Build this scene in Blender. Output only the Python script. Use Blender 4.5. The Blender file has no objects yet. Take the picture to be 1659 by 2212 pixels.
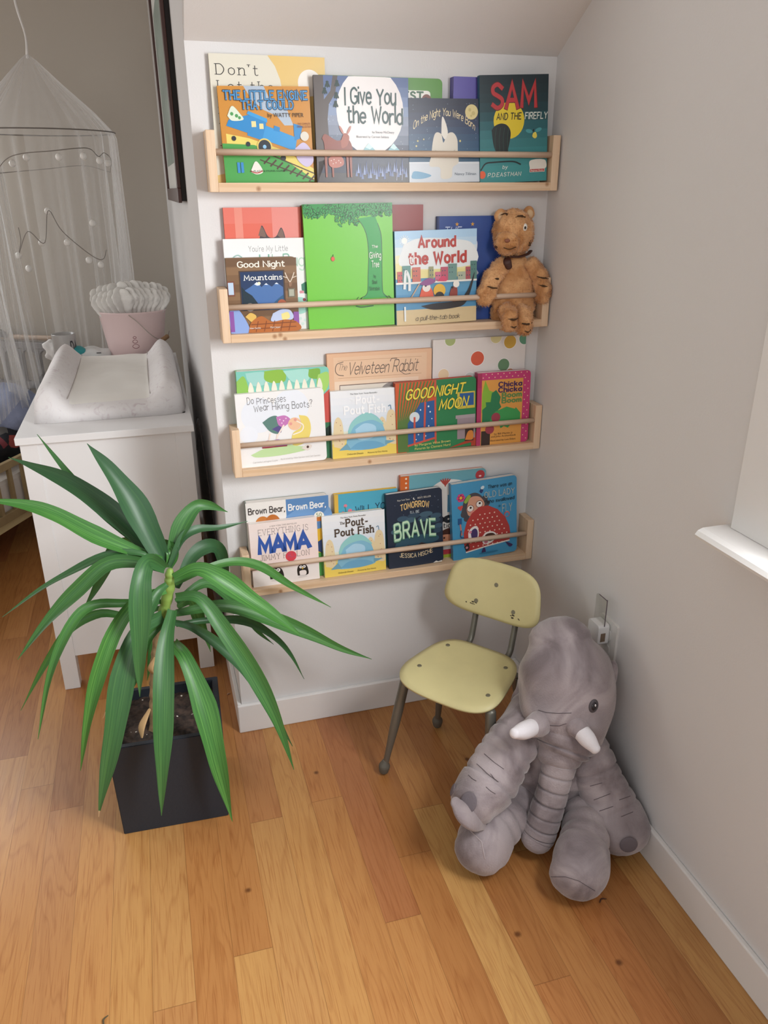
import bpy, bmesh, math, random
from mathutils import Vector, Matrix, noise, geometry
random.seed(7)
SC = bpy.context.scene
COL = SC.collection
PI = math.pi

# ------------------------------------------------------------------ camera, light, exposure
CAM = Vector((-0.1243, -1.8350, 1.3957)); YAW, PITCH, ROLL, FPX = 0.2833, 0.3901, -0.0037, 1695.75
def cam_axes():
    cy, sy, cp, sp = math.cos(YAW), math.sin(YAW), math.cos(PITCH), math.sin(PITCH)
    f = Vector((sy*cp, cy*cp, -sp)); r = Vector((cy, -sy, 0)); u = r.cross(f)
    c, s = math.cos(ROLL), math.sin(ROLL)
    return r*c + u*s, u*c - r*s, f
RT, UP, FW = cam_axes()
cd = bpy.data.cameras.new('camera'); cam = bpy.data.objects.new('camera', cd); COL.objects.link(cam)
cd.sensor_fit = 'HORIZONTAL'; cd.sensor_width = 36.0; cd.lens = FPX/1659*36.0; cd.clip_start = 0.05
m = Matrix.Identity(4)
for i in range(3):
    m[i][0] = RT[i]; m[i][1] = UP[i]; m[i][2] = -FW[i]; m[i][3] = CAM[i]
cam.matrix_world = m
SC.camera = cam
SC.view_settings.view_transform = 'Standard'; SC.view_settings.look = 'None'
SC.view_settings.gamma = 1.0; SC.view_settings.exposure = 0.68
try: SC.view_settings.use_curve_mapping = False
except Exception: pass
SC.cycles.max_bounces = 8; SC.cycles.transparent_max_bounces = 24

w = bpy.data.worlds.new('world'); SC.world = w; w.use_nodes = True
w.node_tree.nodes['Background'].inputs[0].default_value = (0.96, 0.98, 1.0, 1)
w.node_tree.nodes['Background'].inputs[1].default_value = 0.31

def area(name, loc, target, sx, sy, power, col=(1, 1, 1)):
    l = bpy.data.lights.new(name, 'AREA'); l.shape = 'RECTANGLE'; l.size = sx; l.size_y = sy
    l.energy = power; l.color = col
    o = bpy.data.objects.new(name, l); COL.objects.link(o); o.location = loc
    o.rotation_euler = (Vector(target)-Vector(loc)).to_track_quat('-Z', 'Y').to_euler()
    return o
# daylight through the window on the right, through the room's other windows, and an added alcove fill
area('window_daylight', (1.02, -1.36, 1.42), (-0.3, -1.0, 0.8), 0.90, 1.00, 58, (0.97, 0.985, 1.0))
area('room_daylight', (-1.5, -3.0, 1.75), (0.1, 0.0, 0.7), 1.5, 1.3, 8, (1.0, 0.985, 0.96))
area('alcove_side_daylight', (-2.05, 0.7, 1.25), (-0.5, 0.6, 0.6), 0.7, 0.9, 5.5, (0.97, 0.99, 1.0))  # added lamp without a window of its own, lightens the alcove's far wall
area('alcove_window_daylight', (-1.25, 1.925, 1.40), (-0.7, 0.2, 0.4), 0.72, 0.92, 9, (0.97, 0.99, 1.0))

def at(px, py, y):                       # photo direction met with the plane at depth y
    d = FW + RT*((px-829.5)/FPX) - UP*((py-1106)/FPX)
    return CAM + d*((y-CAM.y)/d.y)
def at_z(px, py, z):
    d = FW + RT*((px-829.5)/FPX) - UP*((py-1106)/FPX)
    return CAM + d*((z-CAM.z)/d.z)

# ------------------------------------------------------------------ materials
def lin(h):
    h = h.lstrip('#'); out = []
    for i in (0, 2, 4):
        c = int(h[i:i+2], 16)/255
        out.append(c/12.92 if c <= 0.04045 else ((c+0.055)/1.055)**2.4)
    return (*out, 1.0)
_M = {}
def mat(h, rough=0.5, spec=0.5, metal=0.0, bump=0.0, bscale=200.0, var=0.0, vscale=8.0, sheen=0.0, name=None):
    key = (h, rough, spec, metal, bump, bscale, var, vscale, sheen)
    if key in _M: return _M[key]
    M = bpy.data.materials.new(name or 'paint_'+h.lstrip('#')); M.use_nodes = True
    nt = M.node_tree; b = nt.nodes['Principled BSDF']
    b.inputs['Base Color'].default_value = lin(h); b.inputs['Roughness'].default_value = rough
    b.inputs['Specular IOR Level'].default_value = spec; b.inputs['Metallic'].default_value = metal
    if sheen:
        b.inputs['Sheen Weight'].default_value = sheen; b.inputs['Sheen Roughness'].default_value = 0.4
    if bump or var:
        tc = nt.nodes.new('ShaderNodeTexCoord')
        n = nt.nodes.new('ShaderNodeTexNoise'); nt.links.new(tc.outputs['Object'], n.inputs['Vector'])
        n.inputs['Detail'].default_value = 4
        if bump:
            n.inputs['Scale'].default_value = bscale
            bp = nt.nodes.new('ShaderNodeBump'); bp.inputs['Strength'].default_value = bump
            bp.inputs['Distance'].default_value = 0.004
            nt.links.new(n.outputs['Fac'], bp.inputs['Height']); nt.links.new(bp.outputs[0], b.inputs['Normal'])
        if var:
            n2 = nt.nodes.new('ShaderNodeTexNoise'); nt.links.new(tc.outputs['Object'], n2.inputs['Vector'])
            n2.inputs['Scale'].default_value = vscale; n2.inputs['Detail'].default_value = 3
            mr = nt.nodes.new('ShaderNodeMapRange')
            mr.inputs['From Min'].default_value = 0.3; mr.inputs['From Max'].default_value = 0.7
            mr.inputs['To Min'].default_value = 1-var; mr.inputs['To Max'].default_value = 1+var
            hv = nt.nodes.new('ShaderNodeHueSaturation'); hv.inputs['Color'].default_value = lin(h)
            nt.links.new(n2.outputs['Fac'], mr.inputs['Value']); nt.links.new(mr.outputs[0], hv.inputs['Value'])
            nt.links.new(hv.outputs[0], b.inputs['Base Color'])
    _M[key] = M
    return M
def ink(h): return mat(h, 0.32, 0.45)

class NT:                                 # tiny node helper
    def __init__(s, name):
        s.M = bpy.data.materials.new(name); s.M.use_nodes = True; s.t = s.M.node_tree
        s.b = s.t.nodes['Principled BSDF']
    def n(s, typ, **kw):
        x = s.t.nodes.new(typ)
        for k, v in kw.items(): setattr(x, k, v)
        return x
    def l(s, a, b): s.t.links.new(a, b)
    def math(s, op, a, b=None, c=None):
        x = s.n('ShaderNodeMath', operation=op)
        for i, v in enumerate((a, b, c)):
            if v is None: continue
            if isinstance(v, (int, float)): x.inputs[i].default_value = v
            else: s.l(v, x.inputs[i])
        return x.outputs[0]
    def mix(s, f, a, b, mode='MIX'):
        x = s.n('ShaderNodeMix', data_type='RGBA', blend_type=mode)
        for i, v in ((0, f), (6, a), (7, b)):
            if isinstance(v, (int, float)): x.inputs[i].default_value = v
            elif isinstance(v, tuple): x.inputs[i].default_value = v
            else: s.l(v, x.inputs[i])
        return x.outputs[2]
    def ramp(s, f, stops):
        r = s.n('ShaderNodeValToRGB'); e = r.color_ramp.elements
        while len(e) < len(stops): e.new(0.5)
        for i, (p, c) in enumerate(stops):
            e[i].position = p; e[i].color = lin(c)
        s.l(f, r.inputs[0]); return r.outputs[0]

def wood_floor():
    N = NT('oak_floor')
    tc = N.n('ShaderNodeTexCoord'); sp = N.n('ShaderNodeSeparateXYZ'); N.l(tc.outputs['Object'], sp.inputs[0])
    X, Y = sp.outputs[0], sp.outputs[1]
    W = 0.0770
    r = N.math('DIVIDE', N.math('ADD', X, 0.49+W*60), W)
    row = N.math('FLOOR', r); fx = N.math('SUBTRACT', r, row)
    wn = N.n('ShaderNodeTexWhiteNoise', noise_dimensions='1D'); N.l(row, wn.inputs['W'])
    ln = N.math('ADD', N.math('MULTIPLY', wn.outputs['Value'], 0.8), 0.85)
    wn2 = N.n('ShaderNodeTexWhiteNoise', noise_dimensions='1D'); N.l(N.math('ADD', row, 31.7), wn2.inputs['W'])
    q = N.math('DIVIDE', N.math('ADD', N.math('ADD', Y, 20.0), N.math('MULTIPLY', wn2.outputs['Value'], 3.0)), ln)
    seg = N.math('FLOOR', q); fy = N.math('SUBTRACT', q, seg)
    cb = N.n('ShaderNodeCombineXYZ'); N.l(row, cb.inputs[0]); N.l(seg, cb.inputs[1])
    w3 = N.n('ShaderNodeTexWhiteNoise', noise_dimensions='3D'); N.l(cb.outputs[0], w3.inputs['Vector'])
    base = N.ramp(w3.outputs['Value'], [(0.0, '#a8713f'), (0.22, '#b67f49'), (0.45, '#c18d54'), (0.62, '#b27542'), (0.8, '#c89b5d'), (1.0, '#a76a42')])
    # grain
    off = N.n('ShaderNodeVectorMath', operation='MULTIPLY_ADD')
    N.l(w3.outputs['Color'], off.inputs[0]); off.inputs[1].default_value = (9, 9, 9); N.l(tc.outputs['Object'], off.inputs[2])
    mp = N.n('ShaderNodeMapping'); mp.inputs['Scale'].default_value = (55, 2.6, 1); N.l(off.outputs[0], mp.inputs['Vector'])
    g = N.n('ShaderNodeTexNoise'); g.inputs['Scale'].default_value = 1.0; g.inputs['Detail'].default_value = 6; N.l(mp.outputs[0], g.inputs['Vector'])
    c1 = N.mix(N.math('MULTIPLY', N.math('ABSOLUTE', N.math('SUBTRACT', g.outputs['Fac'], 0.5)), 0.9), base, lin('#8f5528'))
    mp2 = N.n('ShaderNodeMapping'); mp2.inputs['Scale'].default_value = (14, 1.5, 1); N.l(off.outputs[0], mp2.inputs['Vector'])
    g2 = N.n('ShaderNodeTexNoise'); g2.inputs['Scale'].default_value = 1.0; g2.inputs['Detail'].default_value = 2; g2.inputs['Distortion'].default_value = 0.6
    N.l(mp2.outputs[0], g2.inputs['Vector'])
    rings = N.math('FRACT', N.math('MULTIPLY', g2.outputs['Fac'], 9.0))
    rl = N.ramp(rings, [(0.0, '#ffffff'), (0.62, '#ffffff'), (0.86, '#b98a62'), (1.0, '#ffffff')])
    c2 = N.mix(0.24, c1, rl, 'MULTIPLY')
    mp3 = N.n('ShaderNodeMapping'); mp3.inputs['Scale'].default_value = (420, 12, 1); N.l(off.outputs[0], mp3.inputs['Vector'])
    g3 = N.n('ShaderNodeTexNoise'); g3.inputs['Scale'].default_value = 1.0; N.l(mp3.outputs[0], g3.inputs['Vector'])
    pore = N.ramp(g3.outputs['Fac'], [(0.0, '#a87448'), (0.36, '#c99a70'), (0.46, '#ffffff'), (1.0, '#ffffff')])
    c3 = N.mix(0.32, c2, pore, 'MULTIPLY')
    # joints
    ex = N.math('MINIMUM', fx, N.math('SUBTRACT', 1.0, fx))
    ey = N.math('MINIMUM', fy, N.math('SUBTRACT', 1.0, fy))
    jx = N.math('LESS_THAN', ex, 0.007); jy = N.math('LESS_THAN', N.math('MULTIPLY', ey, ln), 0.0008)
    j = N.math('MAXIMUM', jx, jy)
    c4 = N.mix(N.math('MULTIPLY', j, 0.45), c3, lin('#5a3216'))
    # knots
    for (kx, ky) in [(683, 1669), (536, 1923), (1118, 2018), (1337, 2079), (1010, 1640)]:
        p = at_z(kx, ky, 0)
        v = N.n('ShaderNodeVectorMath', operation='DISTANCE'); N.l(tc.outputs['Object'], v.inputs[0]); v.inputs[1].default_value = (p.x, p.y, 0)
        wob = N.math('ADD', v.outputs['Value'], N.math('MULTIPLY', N.math('SUBTRACT', g.outputs['Fac'], 0.5), 0.008))
        f = N.n('ShaderNodeMapRange'); N.l(wob, f.inputs['Value'])
        f.inputs['From Min'].default_value = 0.003; f.inputs['From Max'].default_value = 0.009
        f.inputs['To Min'].default_value = 0.85; f.inputs['To Max'].default_value = 0.0
        c4 = N.mix(f.outputs[0], c4, lin('#5b3114'))
    N.l(c4, N.b.inputs['Base Color'])
    rr = N.math('ADD', N.math('MULTIPLY', g.outputs['Fac'], 0.12), 0.27)
    N.l(rr, N.b.inputs['Roughness']); N.b.inputs['Specular IOR Level'].default_value = 0.45
    bp = N.n('ShaderNodeBump'); bp.inputs['Strength'].default_value = 0.25; bp.inputs['Distance'].default_value = 0.001
    N.l(N.math('SUBTRACT', 1.0, j), bp.inputs['Height']); N.l(bp.outputs[0], N.b.inputs['Normal'])
    return N.M

def pine(name, a, b, axis='X', knots=()):
    N = NT(name); tc = N.n('ShaderNodeTexCoord')
    mp = N.n('ShaderNodeMapping'); mp.inputs['Scale'].default_value = {'X': (2, 60, 60), 'Z': (60, 60, 2)}[axis]
    N.l(tc.outputs['Object'], mp.inputs['Vector'])
    g = N.n('ShaderNodeTexNoise'); g.inputs['Scale'].default_value = 1; g.inputs['Detail'].default_value = 5; g.inputs['Distortion'].default_value = 0.5
    N.l(mp.outputs[0], g.inputs['Vector'])
    c = N.ramp(g.outputs['Fac'], [(0.3, b), (0.5, a), (0.7, b)])
    for k in knots:
        v = N.n('ShaderNodeVectorMath', operation='DISTANCE'); N.l(tc.outputs['Object'], v.inputs[0]); v.inputs[1].default_value = k
        f = N.n('ShaderNodeMapRange'); N.l(v.outputs['Value'], f.inputs['Value'])
        f.inputs['From Min'].default_value = 0.002; f.inputs['From Max'].default_value = 0.007
        f.inputs['To Min'].default_value = 0.8; f.inputs['To Max'].default_value = 0.0
        c = N.mix(f.outputs[0], c, lin('#96643c'))
    N.l(c, N.b.inputs['Base Color']); N.b.inputs['Roughness'].default_value = 0.55
    return N.M

def net_mat():
    N = NT('sheer_net'); out = N.t.nodes['Material Output']
    tr = N.n('ShaderNodeBsdfTransparent'); df = N.n('ShaderNodeBsdfDiffuse'); df.inputs[0].default_value = lin('#e6e4e2')
    tl = N.n('ShaderNodeBsdfTranslucent'); tl.inputs[0].default_value = lin('#e6e4e2')
    m1 = N.n('ShaderNodeMixShader'); m1.inputs[0].default_value = 0.5; N.l(df.outputs[0], m1.inputs[1]); N.l(tl.outputs[0], m1.inputs[2])
    lw = N.n('ShaderNodeLayerWeight'); lw.inputs['Blend'].default_value = 0.35
    f = N.math('ADD', N.math('MULTIPLY', lw.outputs['Facing'], 0.46), 0.16)
    m2 = N.n('ShaderNodeMixShader'); N.l(f, m2.inputs[0]); N.l(tr.outputs[0], m2.inputs[1]); N.l(m1.outputs[0], m2.inputs[2])
    N.l(m2.outputs[0], out.inputs[0]); return N.M

def clear_mat(name, tint='#ffffff', f=0.12):
    N = NT(name); out = N.t.nodes['Material Output']
    tr = N.n('ShaderNodeBsdfTransparent'); tr.inputs[0].default_value = lin(tint)
    gl = N.n('ShaderNodeBsdfGlossy'); gl.inputs['Roughness'].default_value = 0.03
    m2 = N.n('ShaderNodeMixShader'); m2.inputs[0].default_value = f; N.l(tr.outputs[0], m2.inputs[1]); N.l(gl.outputs[0], m2.inputs[2])
    N.l(m2.outputs[0], out.inputs[0]); return N.M

def leaf_mat():
    N = NT('yucca_leaf'); uv = N.n('ShaderNodeUVMap'); mp = N.n('ShaderNodeMapping'); mp.inputs['Scale'].default_value = (16, 1.2, 1)
    N.l(uv.outputs[0], mp.inputs[0]); g = N.n('ShaderNodeTexNoise'); g.inputs['Scale'].default_value = 1.0; g.inputs['Detail'].default_value = 3
    N.l(mp.outputs[0], g.inputs['Vector'])
    oi = N.n('ShaderNodeObjectInfo')
    c = N.ramp(g.outputs['Fac'], [(0.25, '#2d5a26'), (0.5, '#427c35'), (0.75, '#69a24a')])
    c2 = N.mix(N.math('MULTIPLY', oi.outputs['Random'], 0.85), c, lin('#2b4d37'))
    N.l(c2, N.b.inputs['Base Color']); N.b.inputs['Roughness'].default_value = 0.43
    N.b.inputs['Specular IOR Level'].default_value = 0.5
    N.b.inputs['Subsurface Weight'].default_value = 0.0
    return N.M

def plush_mat(name, a, b, scale=9.0):
    N = NT(name); tc = N.n('ShaderNodeTexCoord')
    g = N.n('ShaderNodeTexNoise'); g.inputs['Scale'].default_value = scale; g.inputs['Detail'].default_value = 4; g.inputs['Distortion'].default_value = 0.8
    N.l(tc.outputs['Object'], g.inputs['Vector'])
    c = N.ramp(g.outputs['Fac'], [(0.36, a), (0.62, b)])
    N.l(c, N.b.inputs['Base Color']); N.b.inputs['Roughness'].default_value = 0.85
    N.b.inputs['Sheen Weight'].default_value = 0.45; N.b.inputs['Sheen Roughness'].default_value = 0.45
    N.b.inputs['Specular IOR Level'].default_value = 0.2
    f = N.n('ShaderNodeTexNoise'); f.inputs['Scale'].default_value = 260; f.inputs['Detail'].default_value = 3; N.l(tc.outputs['Object'], f.inputs['Vector'])
    bp = N.n('ShaderNodeBump'); bp.inputs['Strength'].default_value = 0.35; bp.inputs['Distance'].default_value = 0.004
    N.l(f.outputs['Fac'], bp.inputs['Height']); N.l(bp.outputs[0], N.b.inputs['Normal'])
    return N.M

WALL = mat('#d9d7d6', 0.75, 0.25, bump=0.08, bscale=260, name='wall_paint')
CEIL = mat('#d6d2cf', 0.8, 0.2, bump=0.08, bscale=260, name='ceiling_paint')
GREY = mat('#bdb5aa', 0.8, 0.2, bump=0.06, bscale=260, name='grey_wall_paint')
TRIM = mat('#e4e2e0', 0.35, 0.5, name='gloss_trim_paint')
WHITE = mat('#ebeaea', 0.42, 0.5, name='white_lacquer')
PINE = pine('pine_board', '#dcb993', '#cfa67c', 'X', [(0.10, -0.058, 0.006), (0.245, -0.058, 0.010), (0.745, -0.058, 0.012)])
PINEV = pine('pine_end_grain', '#dec3a5', '#d2b08d', 'Z')
DOWEL = pine('birch_dowel', '#cbb29b', '#b99c85', 'X')

# ------------------------------------------------------------------ mesh helpers
def link(name, bm, mats, parent=None, smooth=False, loc=None):
    me = bpy.data.meshes.new(name)
    bm.normal_update(); bm.to_mesh(me); bm.free()
    if not isinstance(mats, (list, tuple)): mats = [mats]
    for x in mats: me.materials.append(x)
    if smooth:
        for p in me.polygons: p.use_smooth = True
    o = bpy.data.objects.new(name, me); COL.objects.link(o)
    if parent: o.parent = parent
    if loc is not None: o.location = loc
    return o
def thing(name, label, cat, loc=(0, 0, 0), rot=(0, 0, 0), group=None):
    o = bpy.data.objects.new(name, None); COL.objects.link(o); o.empty_display_size = 0.05
    o.location = loc; o.rotation_euler = rot; tag(o, label, cat, group); return o
def tag(o, label, cat, group=None, kind=None):
    o['label'] = label; o['category'] = cat
    if group: o['group'] = group
    if kind: o['kind'] = kind
    return o
def struct(o): o['kind'] = 'structure'; return o
def box(bm, x0, x1, y0, y1, z0, z1, mi=0, bev=0.0):
    r = bmesh.ops.create_cube(bm, size=1.0)
    vs = r['verts']
    for v in vs: v.co = Vector(((x0+x1)/2+v.co.x*(x1-x0), (y0+y1)/2+v.co.y*(y1-y0), (z0+z1)/2+v.co.z*(z1-z0)))
    fs = list({f for v in vs for f in v.link_faces})
    for f in fs: f.material_index = mi
    if bev:
        es = list({e for v in vs for e in v.link_edges})
        rr = bmesh.ops.bevel(bm, geom=es, offset=bev, segments=2, affect='EDGES', profile=0.5)
        for f in rr['faces']: f.material_index = mi
    return vs
def newbox(name, x0, x1, y0, y1, z0, z1, m, parent=None, bev=0.0):
    bm = bmesh.new(); box(bm, x0, x1, y0, y1, z0, z1, 0, bev); return link(name, bm, m, parent)
def catmull(P, n):
    P = [Vector(p) for p in P]
    if len(P) < 3:
        return [P[0].lerp(P[-1], i/n) for i in range(n+1)]
    Q = [P[0]*2-P[1]]+P+[P[-1]*2-P[-2]]; out = []
    S = len(P)-1
    for k in range(n+1):
        t = k/n*S; i = min(int(t), S-1); u = t-i
        a, b, c, d = Q[i:i+4]
        out.append(0.5*((2*b)+(c-a)*u+(2*a-5*b+4*c-d)*u*u+(3*b-a-3*c+d)*u**3))
    return out
def lerp_list(L, t):
    s = t*(len(L)-1); i = min(int(s), len(L)-2); return L[i]+(L[i+1]-L[i])*(s-i)
def frames(pts, upv=Vector((0, 0, 1))):
    T = []
    for i in range(len(pts)):
        a = pts[max(i-1, 0)]; b = pts[min(i+1, len(pts)-1)]; t = (b-a)
        T.append(t.normalized() if t.length > 1e-9 else Vector((0, 0, 1)))
    n = upv-T[0]*upv.dot(T[0])
    if n.length < 1e-3: n = Vector((1, 0, 0))-T[0]*T[0].x
    n.normalize(); N = []
    for t in T:
        n = n-t*n.dot(t); n.normalize(); N.append(n.copy())
    return T, N
def tube(bm, path, radii, n=24, seg=10, mi=0, round_cap=True, creases=(), lump=0.0, lscale=9.0, seed=0.0, flat=1.0, upv=Vector((0, 0, 1)), smooth=True):
    """Swept surface with radius per path point, rounded caps, dents (t, depth, width) and soft lumps."""
    pts = catmull(path, n); T, N = frames(pts, upv)
    rad = [0]*(n+1)
    R = [Vector((r, 0, 0)) for r in radii]; rr = catmull(R, n)
    rings = []
    def ring(c, t, nn, r, tt):
        b = t.cross(nn); vs = []
        for k in range(seg):
            a = 2*PI*k/seg
            d = nn*math.cos(a)*flat+b*math.sin(a)
            rk = r
            for cr in creases:
                x = (tt-cr[0])/cr[2]
                rk -= cr[1]*math.exp(-x*x)
            p = c+d*rk
            if lump: p = p+d*(noise.noise(p*lscale+Vector((seed, seed*1.7, 0)))*lump)
            vs.append(bm.verts.new(p))
        rings.append(vs)
    r0 = max(rr[0].x, 1e-4); r1 = max(rr[-1].x, 1e-4)
    if round_cap:
        for k in range(1, 5):
            a = PI/2*k/5
            ring(pts[0]-T[0]*r0*math.cos(a)*0.8, T[0], N[0], r0*math.sin(a), 0)
    for i in range(n+1): ring(pts[i], T[i], N[i], max(rr[i].x, 1e-4), i/n)
    if round_cap:
        for k in range(4, 0, -1):
            a = PI/2*k/5
            ring(pts[-1]+T[-1]*r1*math.cos(a)*0.8, T[-1], N[-1], r1*math.sin(a), 1)
    for i in range(len(rings)-1):
        for k in range(seg):
            f = bm.faces.new((rings[i][k], rings[i][(k+1) % seg], rings[i+1][(k+1) % seg], rings[i+1][k]))
            f.material_index = mi; f.smooth = smooth
    for vs, rev in ((rings[0], True), (rings[-1], False)):
        f = bm.faces.new(list(reversed(vs)) if rev else vs); f.material_index = mi; f.smooth = smooth
def newtube(name, path, radii, m, parent=None, **kw):
    bm = bmesh.new(); tube(bm, path, radii, **kw); bmesh.ops.recalc_face_normals(bm, faces=bm.faces); return link(name, bm, m, parent)
def ellipsoid(bm, c, r, rot=None, seg=32, lump=0.0, lscale=8, seed=0, mi=0):
    rr = bmesh.ops.create_uvsphere(bm, u_segments=seg, v_segments=seg//2+2, radius=1.0)
    R = rot or Matrix.Identity(3)
    for v in rr['verts']:
        d = v.co.copy(); p = Vector((d.x*r[0], d.y*r[1], d.z*r[2]))
        p = R @ p
        q = Vector(c)+p
        if lump: q += (R @ d)*(noise.noise(q*lscale+Vector((seed, 0, seed)))*lump)
        v.co = q
    for f in {f for v in rr['verts'] for f in v.link_faces}: f.smooth = True; f.material_index = mi
def prism(bm, outline, d0, d1, place, mi=0):
    """Extrude a 2-D outline (list of (u,v)) between depths d0 and d1; place(u,v,d) -> Vector."""
    n = len(outline)
    A = [bm.verts.new(place(u, v, d0)) for u, v in outline]; B = [bm.verts.new(place(u, v, d1)) for u, v in outline]
    fs = [bm.faces.new(A), bm.faces.new(list(reversed(B)))]
    for i in range(n): fs.append(bm.faces.new((A[i], B[i], B[(i+1) % n], A[(i+1) % n])))
    for f in fs: f.material_index = mi
    return fs
def rrect(x0, x1, z0, z1, rl=0.0, rr=0.0, k=5):
    out = []
    for (cx, cz, r, a0) in ((x1, z0, rr, -90), (x1, z1, rr, 0), (x0, z1, rl, 90), (x0, z0, rl, 180)):
        if r <= 0: out.append((cx, cz)); continue
        ox = cx-r if cx == x1 else cx+r; oz = cz+r if cz == z0 else cz-r
        for i in range(k+1):
            a = math.radians(a0+90*i/k); out.append((ox+r*math.cos(a), oz+r*math.sin(a)))
    return out

# ------------------------------------------------------------------ lettering
GL = {
'A':"0,0 2,6 4,0|.7,2 3.3,2",'B':"0,0 0,6|~0,6 2.6,6 3.4,4.6 2.6,3.2 0,3.2|~0,3.2 3,3.2 3.8,1.6 3,0 0,0",'C':"~3.8,5 2.2,6 .4,5 0,3 .4,1 2.2,0 3.8,1",
'D':"0,0 0,6|~0,6 2.4,5.8 3.9,3 2.4,.2 0,0",'E':"3.4,6 0,6 0,0 3.5,0|0,3.1 2.8,3.1",'F':"3.4,6 0,6 0,0|0,3.1 2.7,3.1",'G':"~3.8,5 2.2,6 .4,5 0,3 .4,1 2.2,0 3.8,1|3.8,1 3.8,2.8 2.4,2.8",
'H':"0,0 0,6|4,0 4,6|0,3.1 4,3.1",'I':"0,0 0,6",'J':"~2.6,6 2.6,1.6 1.8,0 .6,.2 0,1.2",'K':"0,0 0,6|3.6,6 0,2.4|1.3,3.6 3.8,0",'L':"0,6 0,0 3.3,0",
'M':"0,0 .4,6 2.4,1.5 4.4,6 4.8,0",'N':"0,0 0,6 3.8,0 3.8,6",'O':"~2,6 .4,5 0,3 .4,1 2,0 3.6,1 4,3 3.6,5 2,6",'P':"0,0 0,6|~0,6 2.8,6 3.6,4.5 2.8,3 0,3",
'Q':"~2,6 .4,5 0,3 .4,1 2,0 3.6,1 4,3 3.6,5 2,6|2.5,1.5 4,-.4",'R':"0,0 0,6|~0,6 2.8,6 3.6,4.5 2.8,3 0,3|1.8,3 3.8,0",'S':"~3.5,5 2,6 .5,5.3 .5,3.9 2,3.1 3.4,2.2 3.4,.8 1.9,0 .2,.9",
'T':"0,6 4,6|2,6 2,0",'U':"~0,6 0,1.8 .8,.3 2,0 3.2,.3 4,1.8 4,6",'V':"0,6 2,0 4,6",'W':"0,6 1.3,0 2.6,4.6 3.9,0 5.2,6",'X':"0,0 4,6|0,6 4,0",'Y':"0,6 2,3 4,6|2,3 2,0",'Z':"0,6 4,6 0,0 4,0",
'a':"~3,3.2 1.8,4 .4,3.2 0,2 .4,.7 1.7,0 3,1|3,4 3,0",'b':"0,6 0,0|~0,.8 1.4,0 2.8,.8 3,2 2.7,3.3 1.4,4 0,3.2",'c':"~2.9,3.2 1.6,4 .3,3.2 0,2 .3,.8 1.6,0 2.9,.8",
'd':"3,6 3,0|~3,3.2 1.6,4 .3,3.2 0,2 .3,.8 1.6,0 3,.8",'e':"0,2.1 3,2.1|~3,2.1 2.7,3.4 1.5,4 .3,3.3 0,2 .3,.7 1.6,0 2.8,.7",'f':"~2.4,5.8 1.5,6 .9,5 .9,0|0,3.8 2.2,3.8",
'g':"3,4 3,-.8|~3,-.8 2.4,-2 1.2,-2 .3,-1.4|~3,3.2 1.6,4 .3,3.2 0,2 .3,.8 1.6,0 3,.8",'h':"0,6 0,0|~0,2.8 1.5,4 2.7,3.2 2.8,0",'i':"0,4 0,0|0,5.5 0,5.9",'j':"~1,4 1,-1 0,-2|1,5.5 1,5.9",
'k':"0,6 0,0|2.6,4 0,1.6|1,2.5 2.8,0",'l':"0,6 0,0",'m':"0,4 0,0|~0,2.8 1.2,4 2.1,3.2 2.2,0|~2.2,2.8 3.4,4 4.3,3.2 4.4,0",'n':"0,4 0,0|~0,2.8 1.5,4 2.7,3.2 2.8,0",
'o':"~1.5,4 .3,3.3 0,2 .3,.7 1.5,0 2.7,.7 3,2 2.7,3.3 1.5,4",'p':"0,4 0,-2|~0,.8 1.4,0 2.8,.8 3,2 2.7,3.3 1.4,4 0,3.2",'q':"3,4 3,-2|~3,3.2 1.6,4 .3,3.2 0,2 .3,.8 1.6,0 3,.8",
'r':"0,4 0,0|~0,2.6 1,3.8 2.2,3.8",'s':"~2.5,3.4 1.4,4 .4,3.5 .4,2.6 1.4,2.1 2.4,1.6 2.4,.5 1.3,0 .1,.6",'t':"~.9,5.6 .9,1 1.6,0 2.4,.3|0,4 2.2,4",'u':"~0,4 0,1 1.2,0 2.8,1|2.8,4 2.8,0",
'v':"0,4 1.4,0 2.8,4",'w':"0,4 .9,0 1.9,3 2.9,0 3.8,4",'x':"0,0 2.6,4|0,4 2.6,0",'y':"0,4 1.5,.2|~3,4 1.5,.2 .7,-1.8 -.2,-2",'z':"0,4 2.6,4 0,0 2.6,0",
"'":"0,6 0,4.8",',':"~.2,.3 .2,-.4 -.2,-1",'.':"0,0 0,.25",'-':"0,2.2 2,2.2",'?':"~0,5 .6,6 2,6 2.6,4.8 1.4,3.4 1.2,1.8|1.2,0 1.2,.3",'&':"~3.4,0 .6,4.4 1,6 2,5.4 .2,1.4 1,0 3.2,2",
'5':"3.2,6 .4,6 .2,3.4|~.2,3.4 1.8,3.9 3.3,2.2 2.6,.3 1,0 0,.8",'0':"~1.7,6 .3,5 0,3 .3,1 1.7,0 3.1,1 3.4,3 3.1,5 1.7,6",'1':"0,5 1,6 1,0",'#':"1,0 1.6,6|2.6,0 3.2,6|0,2 4,2|.2,4 4.2,4",
}
def cm2(pts, k=4):
    P = catmull([(x, y, 0) for x, y in pts], k*(len(pts)-1)); return [(p.x, p.y) for p in P]
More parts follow.
